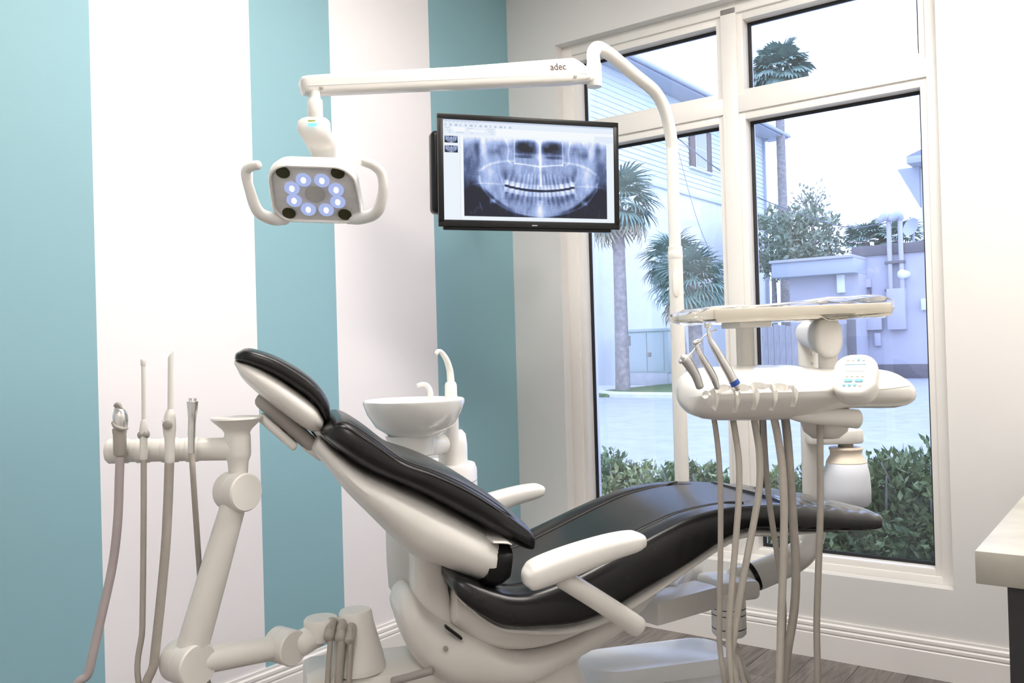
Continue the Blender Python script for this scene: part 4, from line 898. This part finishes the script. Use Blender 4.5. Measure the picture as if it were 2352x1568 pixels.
# street crack / road line is wear; pavement beyond the street
pvm = gp(1500, 880, GZ)
far_y = on_z(1530, 914, GZ)[1]
struct(mk('sidewalk', box(-40, -11.2, far_y+1.9, far_y+4.4, GZ-.1, GZ+.12, .02), conc), 'white concrete sidewalk across the street', 'sidewalk')
tag(mk('grass_verge', box(-11.2, -5.0, far_y+.05, far_y+7.5, GZ-.1, GZ+.10, .05), grass_m), 'strip of grass verge beside the utility cabinet', 'grass', kind='stuff')
kp = [(-16, far_y+1.9), (-12.6, far_y+1.75), (-11.4, far_y+1.3), (-10.6, far_y+.6), (-9.6, far_y+.1), (-7.0, far_y-.02), (-4.8, far_y)]
kc_ = catmull([np.array([a, b, 0]) for a, b in kp], 6)
rings = []
for i, p in enumerate(kc_):
    d = unit(kc_[min(i+1, len(kc_)-1)]-kc_[max(i-1, 0)]); n = np.array([-d[1], d[0], 0])
    rings.append(np.array([p+n*a+ZV*(GZ+b) for a, b in ((-.16, -.05), (-.16, .10), (-.12, .15), (.12, .15), (.16, .10), (.16, -.05))]))
struct(mk('curb', loft(rings), conc, sharp=30), 'white curved concrete curb at the driveway mouth', 'curb')

# utility cabinet
UY = 23.6
uc0 = on_y(1441, 758, UY); uc1 = on_y(1534, 752, UY); ub = on_y(1480, 866, UY)
ut = empty('utility_cabinet', ((uc0[0]+uc1[0])/2+.1, UY+.4, GZ)); tag(ut, 'pale green steel utility cabinet with two doors on the verge', 'utility cabinet')
util_m = mat('pale_green_steel', (.62, .70, .66), .45, var=.02)
uh = uc0[2]
mk('plinth', box(uc0[0]+.05, uc1[0]-.05, UY-.05, UY+.8, GZ, ub[2]+.15, .02), conc, ut)
mk('body', box(uc0[0], uc1[0], UY-.02, UY+.85, ub[2]+.15, uh-.08, .02), util_m, ut)
mk('roof', box(uc0[0]-.05, uc1[0]+.05, UY-.1, UY+.92, uh-.08, uh+.02, .03), util_m, ut)
um = uc0[0]+(uc1[0]-uc0[0])*.49
for a, b in ((uc0[0]+.04, um-.01), (um+.01, uc1[0]-.16)):
    dr = mk('door', box(a, b, UY-.06, UY-.015, ub[2]+.20, uh-.12, .01), util_m, ut)
mk('latch', box(um+.05, um+.16, UY-.1, UY-.055, ub[2]+.7, ub[2]+.85, .01), greyplastic, ut)
mk('plate', box(uc0[0]+.07, uc0[0]+.15, UY-.07, UY-.058, uh-.55, uh-.2, .0), greyplastic, ut)

# clapboard house: facade parallel to the striped wall, receding along the street
HXF = -13.5
siding = mat('pale_siding', (.72, .77, .73), .6, var=.02); stucco = mat('pale_stucco', (.84, .85, .82), .8, var=.03, scale=2)
roofm = mat('slate_roof', (.30, .31, .36), .7, var=.12, scale=6); brownsh = mat('brown_shutter', (.17, .125, .11), .6, var=.1); greytrim = mat('grey_trim', (.46, .49, .54), .6, var=.05)
dglass = mat('dark_window_pane', (.34, .37, .44), .08, var=.05)
yE = on_x(1757, 450, HXF)[1]; yS = 8.0
zs = on_x(1440, 396, HXF)[2]; ze = on_x(1475, 172, HXF)[2]-.15
hs = empty('clapboard_house', (HXF-4, (yS+yE)/2, GZ)); tag(hs, 'tall pale house with clapboard upper storey and brown shutters', 'house')
mk('lower_wall', box(HXF-9, HXF-.06, yS, yE, GZ, zs), stucco, hs)
mk('upper_core', box(HXF-9, HXF-.05, yS, yE, zs, ze), siding, hs)
nb = int((ze-zs)/.205)
ref = None
for i in range(nb):
    z = zs+i*.205; g = prism([(0, 0), (.05, 0), (.012, .215), (0, .215)], (HXF-.05, 0, z), XV, ZV, YV, yS, yE)
    if ref is None: ref = mk('clapboard', g, siding, hs)
    else: copy_at(ref, WL[ref.name]+ZV*(z-zs), hs)
mk('belt_trim', box(HXF-.06, HXF+.05, yS, yE+.03, zs-.22, zs, .01), siding, hs)
mk('corner_trim', box(HXF-.06, HXF+.04, yE-.15, yE+.05, GZ, ze, .01), greytrim, hs)
mk('downspout', tube([(HXF+.07, yE-.08, .3), (HXF+.07, yE-.08, ze-.3), (HXF+.45, yE+.5, ze+.12)], .06, 8, smooth=False), greytrim, hs)
mk('roof', prism([(1.0, -.10), (1.0, .12), (-4.5, 3.4), (-10, .12), (-10, -.10)], (HXF, 0, ze), XV, ZV, YV, yS-.5, yE+.9), roofm, hs)
mk('soffit', box(HXF-.05, HXF+.95, yS-.4, yE+.85, ze-.16, ze-.10), greytrim, hs)
mk('gutter', tube([(HXF+1.03, yS-.5, ze-.02), (HXF+1.03, yE+.9, ze-.02)], .08, 8, smooth=False), greytrim, hs)
w0 = on_x(1597, 395, HXF); w1 = on_x(1622, 395, HXF); wz1 = on_x(1610, 300, HXF)[2]; wz0 = on_x(1610, 388, HXF)[2]
hw = mk('window', box(HXF-.02, HXF+.06, w0[1], w1[1], wz0, wz1, .01), siding, hs)
hh = (wz0+wz1)/2
for a, b in ((wz0+.08, hh-.03), (hh+.03, wz1-.08)): mk('pane', box(HXF+.04, HXF+.075, w0[1]+.09, w1[1]-.09, a, b), dglass, hw)
for a, b in ((w0[1]-.55, w0[1]-.03), (w1[1]+.03, w1[1]+.52)):
    sh = mk('shutter', box(HXF-.01, HXF+.07, a, b, wz0-.05, wz1+.02, .01), brownsh, hs)
mk('window_sill', box(HXF-.02, HXF+.12, w0[1]-.6, w1[1]+.6, wz0-.14, wz0-.05, .01), siding, hs)

# grey commercial building facing the window, with its annex
BY = 30.0
bldm = mat('lavender_grey_stucco', (.50, .49, .53), .8, var=.04, scale=1.5); capm = mat('dark_parapet', (.17, .155, .16), .6, var=.1)
bx0 = on_y(1966, 700, BY)[0]; bz = on_y(2050, 574, BY)[2]
bd = empty('commercial_building', (bx0+6, BY+5, GZ)); tag(bd, 'flat roofed lavender grey commercial building across the street', 'building')
mk('wall', box(bx0, bx0+16, BY, BY+10, GZ, bz-.15), bldm, bd)
mk('parapet', box(bx0-.08, bx0+16.1, BY-.10, BY+10, bz-.15, bz+.22, .02), capm, bd)
gz = on_y(2140, 540, BY+2)[2]
ga = on_y(2072, 567, BY+2)[0]
mk('rear_gable', prism([(ga, bz), (ga+7, bz+2.1), (ga+14, bz), (ga+14, bz-1), (ga, bz-1)], (0, BY+2, 0), XV, ZV, YV, 0, 7), bldm, bd)
mk('gable_edge', prism([(ga-.2, bz), (ga+7, bz+2.15), (ga+7, bz+2.35), (ga-.4, bz+.12)], (0, BY+1.9, 0), XV, ZV, YV, 0, .3), capm, bd)
def by(px, py, d=0.0): return on_y(px, py, BY-d)
for px, t in ((2041, 506), (2067, 503)):
    a = by(px, t, .2); b_ = by(px+3, 742, .2)
    mk('conduit', tube([(a[0], BY-.2, b_[2]), (a[0], BY-.2, a[2])], .085, 10, smooth=False), bldm, bd)
    mk('weatherhead', tube([(a[0]+.05, BY-.2, a[2]), (a[0]-.05, BY-.3, a[2]+.14), (a[0]-.28, BY-.35, a[2]+.02)], [.1, .16, .12], 10), greytrim, bd)
for py in (604, 667):
    a = by(2034, py, .15); b_ = by(2078, py-2, .15); mk('strap', box(a[0], b_[0], BY-.3, BY-.02, a[2]-.05, a[2]+.05, .005), capm, bd)
def wallbox(n, px0, py0, px1, py1, d, m_):
    a = by(px0, py0); b_ = by(px1, py1); return mk(n, box(min(a[0], b_[0]), max(a[0], b_[0]), BY-d, BY, min(a[2], b_[2]), max(a[2], b_[2]), .02), m_, bd)
wallbox('meter_box', 1990, 690, 2030, 757, .3, bldm); wallbox('meter_box', 2041, 664, 2085, 756, .35, bldm)
wallbox('junction_box', 1985, 642, 2003, 660, .2, bldm); wallbox('vent_box', 1926, 636, 1952, 662, .25, bldm); wallbox('lower_box', 2011, 764, 2026, 794, .2, bldm)
wallbox('wall_lantern', 2119, 686, 2131, 712, .3, siding); wallbox('service_pipe', 1999, 660, 2003, 690, .1, capm)
c = by(2083, 630); mk('security_camera', tube([(c[0], BY, c[2]), (c[0]-.1, BY-.3, c[2])], [.13, .17], 14), stucco, bd)
dh = on_y(2097, 523, BY+1.5)
mk('satellite_dish', merge(lathe([(.0, 0), (.2, .03), (.34, .10), (.35, .12), (.2, .05), (.0, .02)], dh, unit(np.array([-.6, -1, .35])), 24), tube([dh-ZV*.9, dh-ZV*.05+YV*.06], .05, 8)), greytrim, bd)
mk('sill_band', box(bx0-.02, bx0+16, BY-.06, BY, GZ, GZ+.5, .01), capm, bd)
# annex in front
AY = 28.5
ax0 = on_y(1776, 612, AY)[0]; ax1 = on_y(1964, 600, AY)[0]; az = on_y(1880, 598, AY)[2]; az0 = on_y(1880, 632, AY)[2]
an = empty('annex', ((ax0+ax1)/2, AY+2, GZ)); tag(an, 'low lavender annex with a wide pale fascia beside the grey building', 'building')
mk('wall', box(ax0+.45, ax1, AY+.4, AY+5, GZ, az0), bldm, an)
mk('fascia', box(ax0, ax1, AY-.2, AY+5.2, az0, az, .02), greytrim, an)
mk('roof_edge', box(ax0-.06, ax1, AY-.28, AY+5.2, az, az+.1, .01), bldm, an)
q_ = on_y(1934, 650, AY+.4); mk('wall_light', box(q_[0]-.12, q_[0]+.12, AY+.15, AY+.4, q_[2]-.35, q_[2]+.3, .02), stucco, an)
# wooden fence in front of the annex
FYY = 26.5
fx0 = on_y(1738, 800, FYY)[0]; fx1 = on_y(1962, 800, FYY)[0]; fzt = on_y(1840, 742, FYY)[2]
woodm = mat('weathered_wood', (.42, .40, .42), .8, var=.15, scale=6, stretch=(6, 6, .6))
fe = empty('plank_fence', ((fx0+fx1)/2, FYY, GZ)); tag(fe, 'weathered grey upright plank fence in front of the annex', 'fence')
nf = 16; bwid = (fx1-fx0)/nf; refp = None
for i in range(nf):
    x = fx0+bwid*(i+.5)
    if refp is None: refp = mk('fence_board', rbox((x, FYY, (GZ+fzt)/2), (bwid*.94, .03, fzt-GZ), .006, segs=1), woodm, fe)
    else: copy_at(refp, (x, FYY+(.015 if i % 2 else 0), (GZ+fzt)/2-.04*(i % 3)), fe)
mk('rail', box(fx0, fx1, FYY+.02, FYY+.10, 1.4, 1.5), woodm, fe)
gpx = on_y(1955, 760, FYY-.2); mk('gate_post', box(gpx[0]-.12, gpx[0]+.12, FYY-.25, FYY-.05, GZ, fzt+.3, .01), capm, fe)

# far house at the edge of the glass
FY2 = 44.0
f0 = on_y(2119, 400, FY2); fe0 = on_y(2082, 372, FY2-2); fzz = on_y(2110, 372, FY2-2)[2]
fh_ = empty('far_house', (f0[0]+6, FY2+5, GZ)); tag(fh_, 'distant pale house with a deep overhanging roof eave', 'house')
mk('wall', box(f0[0], f0[0]+14, FY2, FY2+10, GZ, fzz), siding, fh_)
mk('corner_trim', box(f0[0]-.1, f0[0]+.35, FY2-.1, FY2+.2, GZ, fzz, .02), stucco, fh_)
mk('eave', box(fe0[0], f0[0]+15, FY2-2, FY2+12, fzz, fzz+.35, .02), greytrim, fh_)
mk('roof', prism([(fe0[0], fzz+.35), (fe0[0]+9, fzz+3.6), (fe0[0]+18, fzz+.35)], (0, FY2-2, 0), XV, ZV, YV, 0, 14), roofm, fh_)
mk('window', box(f0[0]+1.35, f0[0]+2.2, FY2-.05, FY2+.1, fzz-4.2, fzz-1.2, .02), brownsh, fh_)
mk('eave_bracket', prism([(0, 0), (-1.0, 0), (0, -2.0)], (f0[0], FY2-.6, fzz), XV, ZV, YV, -.2, .2), greytrim, fh_)

# palms
frondg = mat('palm_green', (.17, .26, .20), .55, var=.25, scale=3); frondd = mat('palm_dry', (.42, .36, .24), .7, var=.2, scale=3); barkm = mat('palm_bark', (.35, .31, .28), .9, var=.25, scale=8)
def frond_geo(n=15, L=1.0, seed=0, lw=.030):
    r4 = np.random.default_rng(seed); V = []; Fc = []
    def strip(P, w):
        o = len(V); P = np.array(P)
        for i, p in enumerate(P):
            ww = w*(1-(i/(len(P)-1))**1.6*.95); d = P[min(i+1, len(P)-1)]-P[max(i-1, 0)]; s = unit(np.cross(d, ZV)+1e-6)
            V.append(p-s*ww-ZV*ww*.35); V.append(p+s*ww-ZV*ww*.35)
        for i in range(len(P)-1): Fc.append((o+2*i, o+2*i+1, o+2*i+3, o+2*i+2))
    strip([(0, 0, 0), (.25*L, 0, .05*L), (.48*L, 0, .04*L)], .016*L)
    for k in range(n):
        a = (k-(n-1)/2)/(n-1)*2.5; l = L*(.62-.10*abs(a))*(.9+.2*r4.random()); c, s = math.cos(a), math.sin(a); b = np.array([.46*L, 0, .04*L])
        strip([b, b+np.array([c*l*.5, s*l*.5, .02*L]), b+np.array([c*l*.85, s*l*.85, -.07*L-.06*L*r4.random()]), b+np.array([c*l, s*l, -.17*L-.1*L*r4.random()])], lw*L)
    return np.array(V), Fc
def palm(name, base, top, tr, L, n, label, lo=-1.0, dry=0, sc_=1.0, lw=.032):
    t = empty(name, base); tag(t, label, 'palm tree', 'palm trees outside the window')
    base = np.asarray(base, float); top = np.asarray(top, float)
    mk('trunk', tube([base, base*.6+top*.4+np.array([.05*tr, 0, 0]), top], [tr*1.15, tr, tr*.85], 12), barkm, t)
    srcs = []
    for sd in range(3):
        srcs.append(frond_geo(15, L, sd, lw))
    made = {}
    for i in range(n):
        el = math.radians(75-(75-lo*1.0)*((i+.5)/n)**.85); az_ = i*2.39996+random.random()*.3; kk = (i % 3, el < math.radians(lo+18) and dry)
        if kk not in made: o = mk('frond', srcs[i % 3], frondd if kk[1] else frondg, t, origin=(0, 0, 0)); made[kk] = o; place(o, top, t)
        else: o = copy_at(made[kk], top, t)
        o.rotation_euler = (random.uniform(-.25, .25), -el, az_); s = random.uniform(.85, 1.1)*sc_; o.scale = (s, s, s)
p = on_y(1803, 640, 40); ptp = on_y(1788, 165, 40)
palm('fan_palm', (p[0], 40, GZ), ptp, .24, 1.6, 54, 'very tall fan palm with a slender trunk against the sky', lo=-70, dry=0, lw=.10)
c1 = on_y(1590, 650, 21.5); palm('cabbage_palm', (c1[0]+.1, 21.5, GZ), c1-ZV*.1, .22, 1.35, 48, 'short bushy cabbage palm in front of the house wall', lo=-55, dry=1)
c2 = on_y(1418, 462, 20.0); palm('cabbage_palm', (c2[0], 20.0, GZ), c2-ZV*.1, .20, 1.4, 44, 'taller cabbage palm partly behind the monitor edge', lo=-60, dry=1)
c3 = on_y(1546, 605, 23.0); palm('cabbage_palm', (c3[0], 23.5, GZ), c3, .2, 1.2, 34, 'darker cabbage palm behind the light pole', lo=-50, dry=0)
c4 = on_y(2065, 556, 33.0); palm('roof_palm', (c4[0], 33, GZ), c4, .2, 1.1, 22, 'palm crown showing above the flat roof by the satellite dish', lo=-10, dry=0, lw=.06)
c5 = on_y(1988, 560, 33.0); palm('roof_palm', (c5[0], 33, GZ), c5, .2, 1.0, 22, 'palm crown above the flat roof beside the annex', lo=-10, dry=0, lw=.06)

# leafy trees and shrubs
def leaf_cloud(c, rad, n, size, seed, shell=.35, squash=(1, 1, 1)):
    r5 = np.random.default_rng(seed); d = r5.normal(size=(n, 3)); d /= np.linalg.norm(d, axis=1)[:, None]
    bump = 1+.22*np.sin(d[:, 0]*5+seed)*np.cos(d[:, 1]*6+seed*2)+.15*np.sin(d[:, 2]*7+seed)
    rr = rad*(1-shell*r5.random(n)**1.5)*bump; P = np.asarray(c)[None]+d*rr[:, None]*np.array(squash)[None]
    a = r5.normal(size=(n, 3))+d*.8+np.array([0, 0, .7]); a /= np.linalg.norm(a, axis=1)[:, None]
    b = np.cross(a, r5.normal(size=(n, 3))); b /= np.linalg.norm(b, axis=1)[:, None]; nn = np.cross(a, b)
    s = size*(.6+.8*r5.random(n))[:, None]
    V = np.stack([P, P+a*s*.55+b*s*.26+nn*s*.06, P+a*s*1.15, P+a*s*.55-b*s*.26+nn*s*.06], 1).reshape(-1, 3)
    i = np.arange(n)*4; return V, [(k, k+1, k+2, k+3) for k in i.tolist()]
def mkleaf(name, geo, mt, parent):
    V, Fc = geo; c = V.mean(0); me = bpy.data.meshes.new(name); me.from_pydata((V-c).tolist(), [], Fc); me.materials.append(mt)
    o = bpy.data.objects.new(name, me); COL.objects.link(o); place(o, c, parent); return o
def leafmat(name, a, b):
    mt = mat(name, a, .45, var=.0); nt = mt.node_tree; N = nt.nodes; r = [n for n in N if n.type == 'VALTORGB'][0]; n1 = [n for n in N if n.type == 'TEX_NOISE'][0]
    n1.inputs['Scale'].default_value = 7; r.color_ramp.elements[0].color = (*a, 1); r.color_ramp.elements[1].color = (*b, 1); return mt
shrub_m = leafmat('glossy_shrub_leaf', (.07, .13, .05), (.30, .38, .16)); shrub_y = leafmat('yellowgreen_leaf', (.26, .33, .13), (.52, .55, .27)); tree_m = leafmat('tree_leaf', (.17, .23, .15), (.36, .40, .28))
def tree(name, px, py, Y, rad, n, size, label, sparse=.35):
    c = on_y(px, py, Y); t = empty(name, (c[0], Y, GZ)); tag(t, label, 'tree', 'leafy trees across the street')
    mk('trunk', tube([(c[0], Y, GZ), (c[0]+.1, Y, c[2]*.6), c], [.16, .12, .04], 8), barkm, t)
    for i in range(5):
        a = i*1.3; mk('branch', tube([c-ZV*rad*.8, c+np.array([math.cos(a), math.sin(a), .5])*rad*.75], [.05, .015], 6), barkm, t)
    f = mkleaf('foliage', leaf_cloud(c, rad, n, size, int(px), sparse), tree_m, t); f['kind'] = 'stuff'
tree('leafy_tree', 1862, 462, 36, .75, 260, .16, 'thin airy tree with sparse leaves above the annex', .9)
tree('leafy_tree', 1850, 560, 33, 1.35, 2200, .22, 'rounded bushy tree right above the annex roof', .45)
tree('leafy_tree', 1770, 560, 34, 1.5, 2200, .22, 'dusky tree behind the base of the tall palm', .45)
def shrub(x, y, h, r, n, m_, label, seed):
    t = empty('shrub', (x, y, GZ+.03)); tag(t, label, 'shrub', 'shrubs in the bed under the window')
    for i in range(6):
        a = i*1.05+seed; mk('stem', tube([(x, y, GZ+.03), (x+.3*r*math.cos(a), y+.3*r*math.sin(a), h*.5), (x+.7*r*math.cos(a), y+.55*r*math.sin(a), h*.92)], [.012, .008, .004], 6), barkm, t)
    z0 = GZ+.1; cz = (h-.06+z0)/2; gs = [leaf_cloud((x, y, cz), r, int(n*1.9), .042, seed, .6, (1, .8, (h-.06-z0)/2/r))]
    r6 = np.random.default_rng(seed)
    for i in range(int(16*r/.3)):        # upright sprigs at the top
        a, q = r6.random()*6.28, r*.8*math.sqrt(r6.random()); p0 = np.array([x+q*math.cos(a), y+q*math.sin(a)*.8, h-.10-.18*(q/r)**2]); hh_ = .05+.10*r6.random()
        g = leaf_cloud(p0+ZV*hh_*.5, .030, 34, .038, seed*31+i, .6, (1, 1, hh_/.064)); gs.append(g)
    f = mkleaf('foliage', merge(*gs), m_, t); f['kind'] = 'stuff'
shr = [(1400, .66, .24, 900, shrub_m, 'dark shrub with a reddish sprig at the far end of the bed', 1), (1470, .62, .30, 1300, shrub_y, 'yellow-green shrub left of the light pole foot', 2), (1590, .64, .28, 1200, shrub_m, 'green shrub directly behind the light pole', 3),
       (1650, .60, .26, 1100, shrub_y, 'yellow-green shrub between the light pole and the mullion', 4), (1790, .62, .28, 1200, shrub_y, 'light green shrub behind the hanging hoses', 5), (1860, .64, .27, 1200, shrub_m, 'green shrub behind the delivery unit post', 6),
       (2035, .70, .34, 2600, shrub_m, 'dark glossy shrub beside the water bottle', 7), (2140, .76, .36, 2800, shrub_m, 'tall dark shrub at the window edge nearest the worktop', 8)]
for px, h, r, n, m_, lb, sd in shr:
    d = on_y(px, 1100, .95); shrub(d[0], .95, h, r, n, m_, lb, sd)

# overhead cables
cabm = mat('cable_black', (.16, .16, .19), .6, var=.05)
def cable(P, r, label): tag(mk('overhead_cable', tube(P, r, 6, sub=10), cabm), label, 'cable', 'overhead cables across the street')
cable([on_y(1560, 238, 36), on_y(1720, 205, 36), on_y(1800, 192, 36), on_y(1905, 168, 36), on_y(2115, 122, 36), on_y(2420, 45, 36)], .022, 'thin cable crossing the crown of the tall palm')
cable([on_x(1550, 312, HXF+.04), on_y(1600, 352, 25), on_y(1672, 405, 26.5), on_y(1735, 450, 28), on_y(1850, 495, 29), on_y(1950, 522, 29.5), on_y(2036, 512, 29.72)], .022, 'sagging cable from the clapboard house to the grey building')
cable([on_x(1546, 300, HXF+.04), on_y(1600, 500, 22), on_y(1665, 650, 20), on_y(1700, 760, 18.7), on_z(1722, 880, GZ)], .010, 'steep guy wire in front of the house wall')
